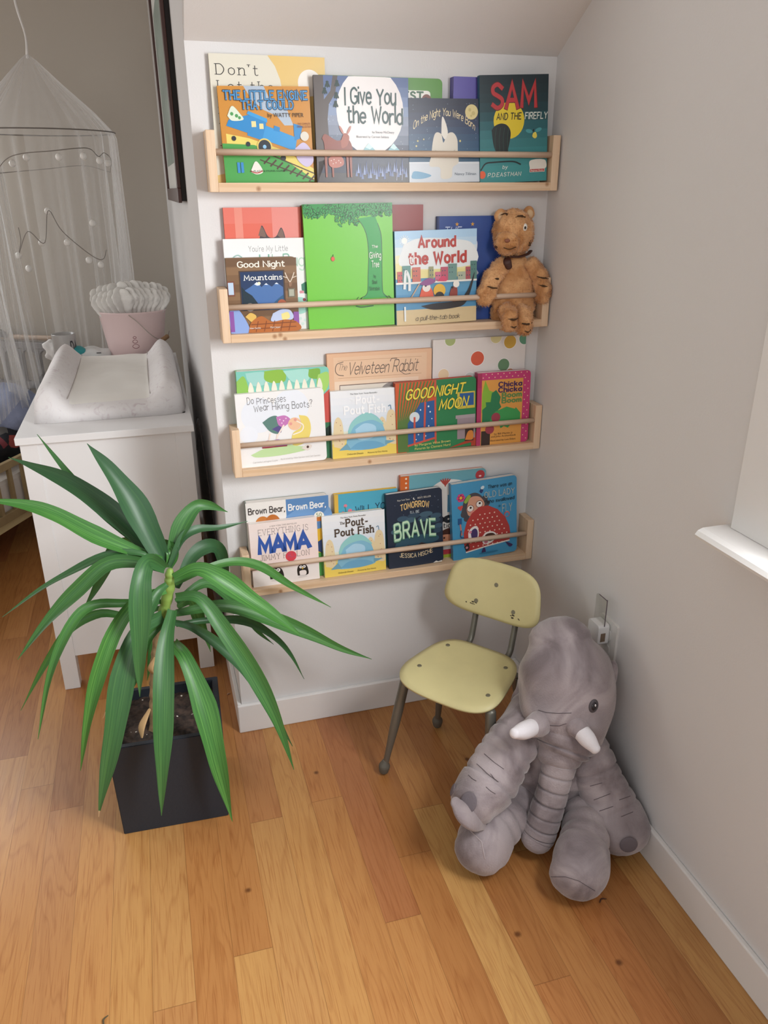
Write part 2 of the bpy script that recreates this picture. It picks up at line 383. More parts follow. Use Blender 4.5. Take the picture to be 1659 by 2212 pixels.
def strip(pts, hw, ext=0.5):
    """quads of a pen stroke with mitred joints, so they never overlap one another"""
    P = [pts[0]]
    for p in pts[1:]:
        if math.hypot(p[0]-P[-1][0], p[1]-P[-1][1]) > 1e-5: P.append(p)
    if len(P) < 2: return []
    closed = len(P) > 4 and math.hypot(P[0][0]-P[-1][0], P[0][1]-P[-1][1]) < hw*0.2
    if closed: P = P[:-1]
    n = len(P)
    def dirn(a, b):
        d = math.hypot(b[0]-a[0], b[1]-a[1]) or 1e-9; return ((b[0]-a[0])/d, (b[1]-a[1])/d)
    D = [dirn(P[i], P[(i+1) % n]) for i in range(n)]
    if not closed:
        a, b = D[0], D[n-2]
        P = [(P[0][0]-a[0]*hw*ext, P[0][1]-a[1]*hw*ext)]+P[1:-1]+[(P[-1][0]+b[0]*hw*ext, P[-1][1]+b[1]*hw*ext)]
    L, R = [], []
    for i in range(n):
        if closed: d0, d1 = D[i-1], D[i]
        else: d0 = D[max(i-1, 0)]; d1 = D[min(i, n-2)]
        nx, ny = -(d0[1]+d1[1]), d0[0]+d1[0]; q = math.hypot(nx, ny)
        if q < 0.35: nx, ny = -d0[1], d0[0]; k = 1.0
        else:
            nx /= q; ny /= q; k = min(1/max(0.3, nx*-d1[1]+ny*d1[0]), 2.2)
        L.append((P[i][0]+nx*hw*k, P[i][1]+ny*hw*k)); R.append((P[i][0]-nx*hw*k, P[i][1]-ny*hw*k))
    return [[L[i], L[(i+1) % n], R[(i+1) % n], R[i]] for i in range(n if closed else n-1)]
def stroke_text(s, weight=0.8, serif=False, gap=1.5, shear=0.0, jit=0.0, caps_scale=1.0):
    """-> list of quads in font units (cap height 6), total width"""
    polys = []; x = 0.0; rnd = random.Random(len(s)*13+ord(s[0]))
    for ch in s:
        if ch == ' ': x += 2.6; continue
        g = GL.get(ch)
        if g is None: x += 2; continue
        wmax = 0; nst = 0; dy = rnd.uniform(-jit, jit); sc = 1+rnd.uniform(-jit, jit)*0.12
        for st in g.split('|'):
            sm = st[0] == '~'
            pts = [tuple(float(v) for v in p.split(',')) for p in st.lstrip('~').split()]
            wmax = max(wmax, max(p[0] for p in pts))
            raw = pts
            if sm: pts = cm2(pts)
            for q4 in strip(pts, weight/2): polys.append(([(x+q[0]+shear*q[1], q[1]*sc+dy) for q in q4], nst))
            nst += 1
            if serif:
                for (ex, ey) in (raw[0], raw[-1]):
                    if ey in (0.0, 6.0, -2.0) or (ey == 4.0 and not sm and ch in 'iumnrpvwxyu'):
                        if ch in 'CGSOQcegaost0' : continue
                        L = 0.85; h2 = weight*0.42
                        polys.append(([(x+ex+q[0]+shear*(ey+q[1]), ey+q[1]+dy) for q in ((-L, -h2), (L, -h2), (L, h2), (-L, h2))], nst)); nst += 1
        x += wmax+gap
    return polys, max(x-gap, 0.5)
_TC = {}
def font_mesh(s, bold=0.0):
    key = (s, bold)
    if key in _TC: return _TC[key]
    c = bpy.data.curves.new('lettering', 'FONT'); c.body = s; c.size = 1.0; c.offset = bold; c.resolution_u = 3; c.fill_mode = 'FRONT'
    o = bpy.data.objects.new('lettering', c); COL.objects.link(o)
    bpy.context.view_layer.update()
    me = bpy.data.meshes.new_from_object(o.evaluated_get(bpy.context.evaluated_depsgraph_get()))
    V = [(v.co.x, v.co.y) for v in me.vertices]; F = [list(p.vertices) for p in me.polygons]
    bpy.data.objects.remove(o); bpy.data.curves.remove(c); bpy.data.meshes.remove(me)
    _TC[key] = (V, F); return V, F

class Art:
    """Printed matter laid on a book's front: normalised (0..1) coordinates, each print pass a hair above the last."""
    def __init__(s, bm, W, H, mats, y0=0.0, x0=None):
        s.bm, s.W, s.H, s.mats, s.y, s.k = bm, W, H, mats, y0, 0
        s.x0 = -W/2 if x0 is None else x0
    def mi(s, h):
        M = ink(h)
        if M not in s.mats: s.mats.append(M)
        return s.mats.index(M)
    def up(s): s.k += 1
    def P(s, u, v): return Vector((s.x0+u*s.W, s.y-0.00006*(s.k+1), v*s.H))
    def face(s, pts, i):
        vs = [s.bm.verts.new(p) for p in pts]
        try: f = s.bm.faces.new(vs)
        except ValueError: return
        f.normal_update()
        if f.normal.y > 0: f.normal_flip()
        f.material_index = i
    def poly(s, pts, h):
        s.up(); i = s.mi(h); P = [s.P(*p) for p in pts]
        vs = [s.bm.verts.new(p) for p in P]
        for t in geometry.tessellate_polygon([[Vector((p.x, p.z, 0)) for p in P]]):
            try: f = s.bm.faces.new([vs[a] for a in t])
            except ValueError: continue
            f.normal_update()
            if f.normal.y > 0: f.normal_flip()
            f.material_index = i
    def rect(s, u0, v0, u1, v1, h): s.poly([(u0, v0), (u1, v0), (u1, v1), (u0, v1)], h)
    def blob(s, pts, h, k=5):
        P = catmull([(u, v, 0) for u, v in pts]+[(pts[0][0], pts[0][1], 0)], k*len(pts)); s.poly([(p.x, p.y) for p in P[:-1]], h)
    def ell(s, u, v, ru, h, rv=None, n=28, rot=0.0):
        """ru is a fraction of the width; rv defaults to a true circle"""
        a = s.W/s.H; rv = ru*a if rv is None else rv; pts = []
        for k in range(n):
            t = 2*PI*k/n; x = ru*s.W*math.cos(t); z = rv*s.H*math.sin(t)
            pts.append((u+(x*math.cos(rot)-z*math.sin(rot))/s.W, v+(x*math.sin(rot)+z*math.cos(rot))/s.H))
        s.poly([(min(max(p[0], 0), 1), min(max(p[1], 0), 1)) for p in pts], h)
    def ells(s, L, h, n=12):
        """several small discs in one pass: (u, v, ru)"""
        s.up(); i = s.mi(h); a = s.W/s.H
        for (u, v, ru) in L:
            s.face([s.P(min(max(u+ru*math.cos(2*PI*k/n), 0), 1), min(max(v+ru*a*math.sin(2*PI*k/n), 0), 1)) for k in range(n)], i)
    def line(s, pts, wd, h, smooth=True, k=5):
        s.up(); i = s.mi(h)
        if smooth and len(pts) > 2: pts = cm2(pts, k)
        for q4 in strip([(u*s.W, v*s.H) for u, v in pts], wd*s.H/2): s.face([s.P(p/s.W, q/s.H) for p, q in q4], i)
    def text(s, t, u0, u1, v, cap, h, font='b', bold=0.0, shear=0.0, weight=0.8, serif=False, jit=0.0, arc=0.0, slope=0.0, gap=1.5):
        """fit the words between u0 and u1 with their baseline at v and capitals `cap` high; arc lifts the middle"""
        s.up(); i = s.mi(h)
        if font == 'b' and bold >= .03: font = 's'; weight = .95+bold*14; gap = 1.7
        if font == 'b':
            bold = 0.0
            V, F = font_mesh(t, bold); x0 = min(p[0] for p in V); x1 = max(p[0] for p in V); sc = 0.72
            V2 = [((x+shear*y-x0)/(x1-x0), y/sc) for x, y in V]; polys = [([V2[a] for a in f], 0) for f in F]
        else:
            Q, wd = stroke_text(t, weight, serif, gap, shear, jit); polys = [([(x/wd, y/6.0) for x, y in q], j) for q, j in Q]
        for pl, j in polys:
            pts = []
            for x, y in pl:
                u = u0+(u1-u0)*x; vv = v+cap*y+arc*(1-(2*x-1)**2)+slope*x
                pts.append(s.P(u, vv)+Vector((0, -0.000035*j, 0)))
            s.face(pts, i)

# ------------------------------------------------------------------ the room
FLOOR_M = wood_floor()
W = 0.8208; HK = 1.6685; SL = 0.62                     # right wall, knee wall height, ceiling slope
struct(newbox('floor', -2.3, W+0.1, -3.4, 2.1, -0.05, 0.0, FLOOR_M))
struct(newbox('wall_back', 0.05, W+0.1, 0.0, 0.06, 0.0, HK+0.04, WALL))
def poly_prism_x(name, pts, x0, x1, m):
    bm = bmesh.new(); prism(bm, pts, x0, x1, lambda u, v, d: Vector((d, u, v))); bmesh.ops.recalc_face_normals(bm, faces=bm.faces); return struct(link(name, bm, m))
# right wall with its window opening
WY0, WY1, WZ0, WZ1 = -1.76, -0.955, 0.848, 1.80
bm = bmesh.new()
box(bm, W, W+0.09, WY1, 0.06, 0, 2.9); box(bm, W, W+0.09, -3.4, WY0, 0, 2.9)
box(bm, W, W+0.09, WY0, WY1, 0, WZ0-0.011); box(bm, W, W+0.09, WY0, WY1, WZ1, 2.9)
struct(link('wall_right', bm, WALL))
# the wall that turns back into the alcove (its near edge follows the sloping ceiling)
poly_prism_x('wall_return', [(0.0, 0.0), (0.0, HK+0.03), (-1.5, HK+0.03+1.5*SL), (-1.5, 2.75), (2.0, 2.75), (2.0, 0.0)], 0.0, 0.05, WALL)
bm = bmesh.new()
pts = [(0.003, HK), (-1.5, HK+1.5*SL), (-3.4, HK+1.5*SL), (-3.4, HK+1.5*SL+0.06), (-1.5, HK+1.5*SL+0.06), (0.003, HK+0.06)]
prism(bm, pts, 0.0005, W+0.05, lambda u, v, d: Vector((d, u, v))); bmesh.ops.recalc_face_normals(bm, faces=bm.faces)
struct(link('ceiling', bm, CEIL))
struct(newbox('wall_far', -2.3, 0.05, 1.95, 2.05, 0, 2.8, GREY))
struct(newbox('wall_left', -2.35, -2.25, -1.2, 2.05, 0, 2.8, GREY))
struct(newbox('ceiling_alcove', -2.3, 0.05, -1.5, 2.05, 2.75, 2.83, CEIL))
# skirting boards
def base(name, x0, x1, y0, y1, h, cap):
    bm = bmesh.new(); box(bm, x0, x1, y0, y1, 0, h, 0, 0.003); return struct(link(name, bm, TRIM))
base('baseboard_back', -0.0125, W, -0.012, 0.0, 0.088, 1)
base('baseboard_right', W-0.012, W, -3.4, -0.012, 0.088, 1)
base('baseboard_return', -0.012, 0.0, 0.0005, 1.95, 0.088, 1)

# window on the right wall
win = bpy.data.objects.new('window_1', None); COL.objects.link(win); struct(win)
bm = bmesh.new()
prism(bm, [(0.0, -0.020), (0.0, 0.0), (-0.060, 0.0), (-0.070, -0.004), (-0.075, -0.011), (-0.073, -0.017), (-0.066, -0.021)], -1.92, -0.785,
      lambda u, v, d: Vector((W+u, d, WZ0+v)))
box(bm, W+0.0005, W+0.089, WY0+0.0005, WY1-0.0005, WZ0-0.0105, WZ0)
bmesh.ops.recalc_face_normals(bm, faces=bm.faces); link('sill', bm, TRIM, win)
bm = bmesh.new()
for y0, y1 in ((WY1-0.045, -0.80), (-1.915, WY0+0.045)): box(bm, W-0.016, W, y0, y1, WZ0, WZ1+0.1, 0, 0.002)
box(bm, W-0.016, W, -1.915, -0.80, WZ1, WZ1+0.11, 0, 0.002); link('casing', bm, TRIM, win)
bm = bmesh.new()
for y0, y1 in ((WY1-0.027, WY1-0.002), (WY0+0.002, WY0+0.027)): box(bm, W+0.0005, W+0.033, y0, y1, WZ0+0.001, WZ1-0.001, 0, 0.002)
link('stop_bead', bm, TRIM, win)
bm = bmesh.new()
e_ = 0.002
for y0, y1, z0, z1 in ((WY1-0.07, WY1-e_, WZ0+e_, WZ1-e_), (WY0+e_, WY0+0.07, WZ0+e_, WZ1-e_), (WY0+0.07, WY1-0.07, WZ0+e_, WZ0+0.06), (WY0+0.07, WY1-0.07, WZ1-0.06, WZ1-e_), (WY0+0.07, WY1-0.07, 1.30, 1.345)):
    box(bm, W+0.035, W+0.065, y0, y1, z0, z1, 0, 0.002)
link('sash', bm, TRIM, win)
newbox('pane', W+0.048, W+0.052, WY0+0.06, WY1-0.06, WZ0+0.05, WZ1-0.05, clear_mat('window_glass', f=0.06), win)

# the alcove's own window, just left of the photograph
win2 = bpy.data.objects.new('window_2', None); COL.objects.link(win2); struct(win2); win2.location = (-1.25, 1.95, 1.40)
bm = bmesh.new()
for x0, x1, z0, z1 in ((-.45, -.37, -.55, .55), (.37, .45, -.55, .55), (-.37, .37, .47, .55), (-.37, .37, -.55, -.47), (-.37, .37, -.012, .012)): box(bm, x0, x1, -.018, -.001, z0, z1, 0, .002)
link('casing', bm, TRIM, win2)
newbox('pane', -.37, .37, -.006, -.002, -.47, .47, clear_mat('window_glass_far', '#eef2f4', .06), win2)

# wall socket and plug-in night light
sock = thing('wall_socket', 'white wall socket plate on the right wall behind the grey elephant', 'outlet', (W, -0.463, 0.418))
bm = bmesh.new(); prism(bm, rrect(-0.036, 0.036, -0.058, 0.058, 0.005, 0.005), 0, -0.006, lambda u, v, d: Vector((d, u, v))); bmesh.ops.recalc_face_normals(bm, faces=bm.faces)
link('cover_plate', bm, mat('#dedcd8', 0.35), sock)
bm = bmesh.new()
for z in (-0.02, 0.02): prism(bm, rrect(-0.016, 0.016, z-0.014, z+0.014, 0.008, 0.008), -0.006, -0.008, lambda u, v, d: Vector((d, u, v)))
bmesh.ops.recalc_face_normals(bm, faces=bm.faces); link('receptacle', bm, mat('#d2d0cc', 0.35), sock)
nl = thing('night_light', 'small white plug-in night light with a clear upright panel', 'night light', (W-0.0085, -0.450, 0.445))
bm = bmesh.new(); prism(bm, rrect(-0.0225, 0.0225, -0.030, 0.022, 0.007, 0.007), 0, -0.028, lambda u, v, d: Vector((d, u, v))); bmesh.ops.recalc_face_normals(bm, faces=bm.faces)
link('body', bm, mat('#e6e6e6', 0.3), nl)
newbox('sensor_window', -0.021, -0.009, -0.0232, -0.0224, -0.020, 0.002, mat('#7d6a58', 0.3), nl)
bm = bmesh.new()
prism(bm, rrect(-0.022, 0.022, 0.018, 0.086, 0.006, 0.006), -0.012, -0.015, lambda u, v, d: Vector((d, u, v))); bmesh.ops.recalc_face_normals(bm, faces=bm.faces)
pn = link('clear_panel', bm, clear_mat('acrylic', '#f4f4f2', 0.08), nl)
o = newtube('panel_edge', [(-0.0135, -0.022, 0.020), (-0.0135, -0.022, 0.082), (-0.0135, -0.018, 0.086), (-0.0135, 0.012, 0.086)], [0.0011]*4, mat('#5d5058', 0.3), pn, n=18, seg=6)

# ------------------------------------------------------------------ book shelves
SH_X = [0.0226, 0.0241, 0.0268, 0.0279]; SH_Z = [1.3912, 1.0809, 0.7644, 0.4438]; SL_L = 0.792; DEP = 0.0578; SHH = 0.1164; TH = 0.018
SHN = ['topmost', 'second', 'third', 'lowest']
for i in range(4):
    lab = ['topmost pine wall shelf with a dowel rail, below the sloping ceiling', 'second pine wall shelf from the top, the one holding the orange plush tiger',
           'third pine wall shelf from the top, under the shelf with the plush tiger', 'lowest pine wall shelf with a dowel rail, above the yellow chair'][i]
    s = thing('wall_shelf', lab, 'shelf', (SH_X[i], 0, SH_Z[i]), group='pine wall shelves for picture books')
    bm = bmesh.new(); box(bm, TH, SL_L-TH, -DEP, -0.0005, 0, TH, 0, 0.0008)
    link('bottom_board', bm, pine('pine_board', '#dcc0a1', '#d0ae8a', 'X', [[(0.10, -0.058, 0.006), (0.765, -0.056, 0.014)], [(0.115, -0.058, 0.010), (0.128, -0.058, 0.013), (0.138, -0.058, 0.003)], [(0.33, -0.058, 0.009)], [(0.090, -0.058, 0.005)]][i]), s)
    for x0 in (0, SL_L-TH):
        bm = bmesh.new(); box(bm, x0, x0+TH, -DEP, -0.0005, 0, SHH, 0, 0.0012); link('end_panel', bm, PINEV, s)
    bm = bmesh.new(); tube(bm, [(TH-0.004, -DEP+0.0085, 0.0757), (SL_L-TH+0.004, -DEP+0.0085, 0.0757)], [0.0064]*2, n=6, seg=14, round_cap=False); link('dowel_rail', bm, DOWEL, s)

# ------------------------------------------------------------------ books
PAGE = mat('#e3dac8', 0.7, 0.2, name='page_edges'); PAGEW = mat('#e6e2dc', 0.6, 0.3, name='board_page_edges')
def book(shelf, x0, x1, h, db, th, t, base, spine, kind='hard', label='', art=None, roll=0.0, pages=None):
    """db: distance of the front's foot from the wall, th: lean, t: thickness"""
    Wd = x1-x0
    o = thing('picture_book', label, 'book', ((x0+x1)/2, -db, SH_Z[shelf]+TH+0.0004), (-th, roll, 0), 'picture books on the %s wall shelf' % SHN[shelf])
    board = kind == 'board'; ct = 0.0016 if board else 0.0024; rr = 0.010 if board else 0.0015
    mats = [ink(base), ink(spine)]; bm = bmesh.new()
    pl = lambda u, v, d: Vector((u, d, v))
    z0 = math.tan(th)*0.0
    prism(bm, rrect(-Wd/2, Wd/2, z0, h, 0.0012, rr), 0, ct, pl, 0)
    prism(bm, rrect(-Wd/2, Wd/2, 0.0008, h, 0.0012, rr), t-ct, t, pl, 1)
    prism(bm, rrect(-Wd/2-0.0002, -Wd/2+0.0028, 0.0002, h-0.0002), ct*0.6, t-ct*0.6, pl, 1)
    bmesh.ops.recalc_face_normals(bm, faces=bm.faces)
    if art: art(Art(bm, Wd, h, mats))
    link('cover', bm, mats, o)
    ins = 0.0006 if board else 0.0035
    bm = bmesh.new(); prism(bm, rrect(-Wd/2+0.002, Wd/2-ins, 0.0012 if board else 0.003, h-ins, 0, max(rr-0.001, 0)), ct, t-ct, pl)
    bmesh.ops.recalc_face_normals(bm, faces=bm.faces); link('page_block', bm, mat(pages, 0.6) if pages else (PAGEW if board else PAGE), o)
    return o

# --- top shelf
def a_dont(a):
    a.blob([(0.50, 1.0), (0.57, .9), (.60, .78), (.60, .6), (.55, .45), (.45, .3), (.0, .12), (0.0, .02), (.5, 0.0), (1, 0.0), (1, .5), (1, 1.0)], '#e0c07a', 3) if 0 else None
    a.poly([(0.5, 1), (.56, .92), (.60, .82), (.62, .70), (.61, .58), (.57, .45), (.5, .33), (.4, .22), (.25, .13), (.1, .08), (0, .06), (0, 0), (1, 0), (1, 1)], '#dfbf77')
    a.ell(.86, .80, .105, '#ece6de')
    for i, (s, x0, x1) in enumerate((("Don't", .055, .41), ("Let the", .06, .535), ("Pigeon", .06, .47), ("Drive", .06, .40), ("the", .06, .26), ("Bus!", .06, .33))):
        a.text(s.replace('!', ''), x0, x1, .845-.125*i, .078, '#2d2a28', 's', weight=.42, serif=True, gap=2.2)
def a_engine(a):
    a.poly([(0, 0), (1, 0), (1, .02), (.62, .28), (.35, .40), (0, .42)], '#4a9d4c')
    a.poly([(.05, .42), (.35, .40), (.62, .28), (1, .02), (1, .14), (.7, .33), (.3, .47), (.05, .52)], '#e3cf6a')
    a.poly([(.28, 1), (.5, 1), (.56, .86), (.74, .76), (.80, .60), (.70, .60), (.62, .70), (.48, .76), (.36, .86)], '#aebccb')
    for k in range(8):
        t = k/7; x = .47+.5*t; y = .22-.20*t
        a.line([(x-.03, y-.015), (x+.035, y+.045)], .018, '#4b3527', False)
    a.line([(.40, .245), (1, .015)], .012, '#4b3527', False); a.line([(.44, .33), (1, .09)], .012, '#4b3527', False)
    a.poly([(.06, .60), (.36, .50), (.36, .66), (.31, .71), (.09, .66)], '#2f87c4')          # a plain blue steam train
    a.poly([(.28, .50), (.46, .44), (.50, .64), (.32, .72)], '#2f87c4'); a.poly([(.29, .72), (.51, .63), (.51, .67), (.31, .75)], '#3e9bd6')
    a.rect(.335, .585, .385, .645, '#e8d79a'); a.rect(.42, .565, .465, .62, '#e8d79a')
    a.poly([(.44, .46), (.80, .33), (.83, .47), (.49, .60)], '#3a96d2'); a.poly([(.80, .44), (.86, .46), (.90, .59), (.80, .62)], '#2f87c4')
    a.poly([(.57, .55), (.64, .53), (.645, .58), (.585, .60)], '#2f87c4')
    a.ell(.46, .38, .085, '#e0c76b'); a.ell(.46, .38, .07, '#2c2f36'); a.ell(.46, .38, .02, '#8fc3e6')
    a.ells([(.13, .47, .025), (.28, .41, .025), (.66, .26, .03)], '#2c2f36')
    a.blob([(.80, .36), (.90, .42), (.98, .34), (1, .22), (.92, .16), (.82, .24)], '#c9bddc')
    a.blob([(.08, .70), (.14, .80), (.22, .72), (.25, .66), (.13, .65)], '#d9e3cf'); a.ells([(.13, .72, .018), (.18, .70, .018), (.21, .68, .016)], '#4f9a57')
    a.blob([(.28, .12), (.35, .23), (.42, .12), (.35, .09)], '#e9e2d8'); a.line([(.285, .125), (.35, .105), (.415, .125)], .012, '#b8463f')
    a.rect(.14, .11, .17, .22, '#3b8ac9'); a.rect(.18, .11, .21, .22, '#3b8ac9')
    for o, c in ((0.0, '#273d57'),):
        a.text('THE LITTLE ENGINE', .06, .97, .865, .085, c, 's', weight=1.75, serif=True, gap=1.9); a.text('THAT COULD', .24, .81, .768, .082, c, 's', weight=1.75, serif=True, gap=1.9)
    a.text('THE LITTLE ENGINE', .064, .966, .867, .081, '#4e93c8', 's', weight=1.05, serif=True, gap=1.9); a.text('THAT COULD', .244, .806, .770, .078, '#4e93c8', 's', weight=1.05, serif=True, gap=1.9)
    a.text('by WATTY PIPER', .52, .92, .685, .045, '#3a2a1c', 'b', bold=.01)
    a.text('THE COMPLETE', .845, .99, .605, .022, '#7c3f22'); a.text('ORIGINAL EDITION', .835, .995, .575, .022, '#7c3f22')
    a.text('A PLATT & MUNK CLASSIC', .28, .70, .115, .02, '#24402a')
    a.ell(.915, .485, .048, '#d8d2c4')
def bands(a, cols, u0=0.0, u1=1.0, v0=0.0, v1=1.0):
    n = len(cols)
    for i, c in enumerate(cols): a.k = 0; a.rect(u0, v0+(v1-v0)*i/n, u1, v0+(v1-v0)*(i+1)/n, c)
def a_giveyou(a):
    bands(a, ['#4a4646', '#3b3e4c', '#3b4052', '#454c60', '#6d7688', '#828a9c', '#8b94a8', '#8797b4', '#7688ad', '#67799f', '#5a6c96'])
    a.ells([(random.uniform(.12, .95), random.uniform(.3, .95), .003) for _ in range(50)], '#cdd5e2', 6)
    a.poly([(0, 0), (0, 1), (.10, 1), (.10, .78), (.17, .86), (.20, 1), (.25, 1), (.22, .84), (.15, .74), (.13, .60), (.14, .40), (.16, .22), (.10, .22), (.02, .2)], '#5d5552')
    a.ell(.585, .68, .36, '#e9e4e2', rv=.405)
    for (u, v) in ((.14, .92), (.11, .86), (.24, .93), (.23, .82), (.22, .74)):
        for r in (-.6, 0, .6): a.ell(u+.01*r, v, .012, '#273c38', rv=.035, n=8, rot=r)
    a.text('I Give You', .32, .86, .745, .15, '#2f4c4a', 's', weight=.85, jit=.5, gap=1.0); a.text('the World', .34, .93, .57, .15, '#2f4c4a', 's', weight=.85, jit=.5, gap=1.0)
    a.text('by Stacey McCleary', .60, .84, .475, .022, '#7c8084'); a.text('Illustrated by Carmen Saldana', .43, .78, .43, .022, '#7c8084')
    for x in (.56, .83): a.poly([(x-.10, .27), (x, .38), (x+.11, .27)], '#8dbcc4'); a.poly([(x-.04, .34), (x, .38), (x+.04, .34), (x+.01, .32)], '#c6e0e0')
    for x0, y0, s in ((.12, .25, 1.0),):                                     # a plain brown deer
        a.blob([(.06, .42), (.10, .46), (.22, .40), (.33, .42), (.38, .34), (.36, .27), (.22, .25), (.10, .27), (.08, .38)], '#8c4f42')
        a.blob([(.26, .40), (.30, .47), (.35, .44), (.33, .36), (.27, .33)], '#a3604e')
        a.ell(.27, .50, .012, '#b98073', rv=.045, rot=.5); a.ell(.35, .50, .012, '#b98073', rv=.045, rot=-.5)
        for x in (.08, .15, .31, .345): a.poly([(x, .27), (x+.03, .27), (x+.025, .05), (x+.008, .05)], '#93584a')
        a.blob([(.12, .23), (.18, .26), (.27, .24), (.28, .17), (.20, .14), (.13, .16)], '#b46f5f'); a.ells([(.15, .21, .006), (.18, .22, .006), (.20, .19, .006), (.23, .21, .006), (.25, .19, .006), (.17, .18, .006)], '#e7d5cb', 6)
    for k in range(26):
        x = .42+.022*k; y = .06+.03*math.sin(k*1.7)+.02*(k > 14); hh = .07+.03*(k % 3)
        a.k = 12; a.poly([(x-.014, y), (x, y+hh), (x+.014, y)], ['#6d7ba3', '#8a98bd', '#566390'][k % 3])
    a.k = 20
    for x in (.86, .92): a.line([(x, .02), (x+.01, .13)], .006, '#c3c6dd', False)
def a_green(a):
    a.poly(rrect(.08, .90, .06, .885, .03, .03), '#e9e6dc')
    a.text('FOREST', .50, .835, .80, .07, '#2c5c38', 's', weight=1.5, serif=True, gap=1.9); a.ell(.868, .80, .04, '#7a4432'); a.ells([(.862, .80, .02)], '#3a2b28')
def a_night(a):
    bands(a, ['#c3cbd3', '#ced4da', '#cfd6dc', '#2d5673', '#2b5676', '#2a5071', '#2a4a6a', '#273f60', '#253453', '#232c48', '#21283f', '#20263b'])
    a.rect(0, 0, 1, .235, '#cdd3d9'); a.poly([(0, .235), (1, .225), (1, .24), (.5, .25), (0, .25)], '#dfe3e7')
    a.ells([(random.uniform(.04, .96), random.uniform(.3, .95), .0035) for _ in range(45)], '#9fb4c8', 6)
    a.ell(.855, .845, .088, '#d9c98e'); a.ells([(.83, .87, .02), (.88, .83, .025), (.85, .80, .015)], '#c4b277')
    a.text('On the Night You Were Born', .06, .90, .63, .085, '#d9c9a0', 's', weight=.75, shear=.15, jit=.3, gap=1.0, arc=.17)
    a.blob([(.30, .32), (.33, .52), (.37, .60), (.44, .58), (.47, .48), (.52, .58), (.60, .60), (.66, .52), (.67, .36), (.68, .24), (.60, .18), (.58, .06), (.44, .05), (.42, .18), (.28, .20)], '#d9d2c3')   # a pale snowy mound
    a.blob([(.44, .58), (.45, .78), (.49, .74), (.53, .60), (.49, .52)], '#e4dfd4'); a.blob([(.34, .40), (.5, .34), (.64, .40), (.5, .30)], '#c3bba9')
    a.blob([(.03, .08), (.08, .14), (.3, .09), (.2, .05), (.05, .05)], '#6fa0bf')
    a.ells([(.12, .50, .012), (.10, .44, .012), (.20, .52, .01), (.70, .50, .014)], '#cbbf7c', 8)
    a.text('Nancy Tillman', .63, .93, .085, .035, '#5d6c7a', 'b')
def a_sam(a):
    bands(a, ['#3f8f90', '#3f8f90', '#3d8a8c', '#3a8285', '#37797d', '#317076', '#2a6168', '#234e55', '#203f46', '#1e363d', '#1d3138', '#1c2d34'])
    a.ell(.425, .585, .225, '#e0c733')
    a.text('SAM', .17, .82, .70, .215, '#5a1f20', 's', weight=1.35, jit=.25, gap=1.3); a.text('SAM', .175, .815, .703, .21, '#b8383c', 's', weight=1.1, jit=.25, gap=1.3)
    a.text('AND THE', .245, .60, .595, .058, '#1d1f1f', 's', weight=1.0, shear=.12); a.text('FIREFLY', .66, .985, .595, .058, '#d8ddd4', 's', weight=1.0, shear=.12)
    a.blob([(.17, .50), (.22, .54), (.31, .56), (.40, .54), (.45, .47), (.42, .34), (.38, .26), (.27, .26), (.20, .36)], '#232b2c')   # a plain dark bush
    for u in (.23, .29, .35, .41): a.line([(u, .30), (u-.01, .42), (u+.01, .52)], .006, '#2f4a44')
    a.line([(.01, .13), (.08, .19), (.2, .20), (.48, .20), (.6, .17)], .014, '#232b2c'); a.ells([(.03, .085, .05)], '#e0603c')
    a.blob([(.78, .46), (.82, .47), (.84, .43), (.81, .41), (.77, .43)], '#e3d25a'); a.blob([(.77, .49), (.80, .50), (.79, .47)], '#1f2a2c'); a.ell(.72, .48, .05, '#4d9aa0', rv=.018, rot=-.2); a.ell(.86, .49, .05, '#4d9aa0', rv=.018, rot=.3)
    a.text('by', .33, .40, .135, .032, '#d8ddd4', 's', weight=.8, shear=.15); a.text('P.D.EASTMAN', .11, .60, .062, .036, '#d8ddd4', 's', weight=.85, shear=.15)
    a.blob([(.74, .12), (.73, .19), (.80, .21), (.92, .21), (.98, .19), (.97, .12)], '#e2ded4')
    a.rect(.735, .088, .965, .122, '#e2ded4'); a.rect(.742, .092, .958, .117, '#b53a36'); a.text('Beginner Books', .755, .945, .097, .016, '#f0ece4', 'b', bold=.02)
book(0, .0445, .2815, .239, .016, .019, .010, '#dcd8c8', '#cfc9b8', label='tall cream and yellow book at the back left of the top shelf', art=a_dont, roll=.0)
book(0, .2665, .5405, .207, .022, .024, .014, '#4f8a2c', '#3f7424', 'board', 'green edged board book half hidden behind the dark blue night book', a_green)
book(0, .5645, .695, .212, .026, .015, .022, '#5a52a0', '#4d4690', 'board', 'plain purple book peeking out beside the teal book with red letters', None)
book(0, .0590, .2475, .182, .032, .040, .009, '#c98a36', '#b98a36', label='orange and green book with a blue train in front of the cream book', art=a_engine, roll=-.02)
book(0, .2525, .4580, .205, .042, .055, .010, '#7685a5', '#4c4644', label='book with a white moon circle and a brown deer on a night sky', art=a_giveyou)
book(0, .4595, .6300, .168, .040, .035, .014, '#2a4a6a', '#24405c', 'board', 'dark blue book with a small yellow moon and pale snow', a_night, roll=-.012)
book(0, .6275, .7930, .218, .043, .023, .012, '#2a6168', '#2b5a66', label='teal book with big red letters over a yellow disc', art=a_sam, roll=-.045)

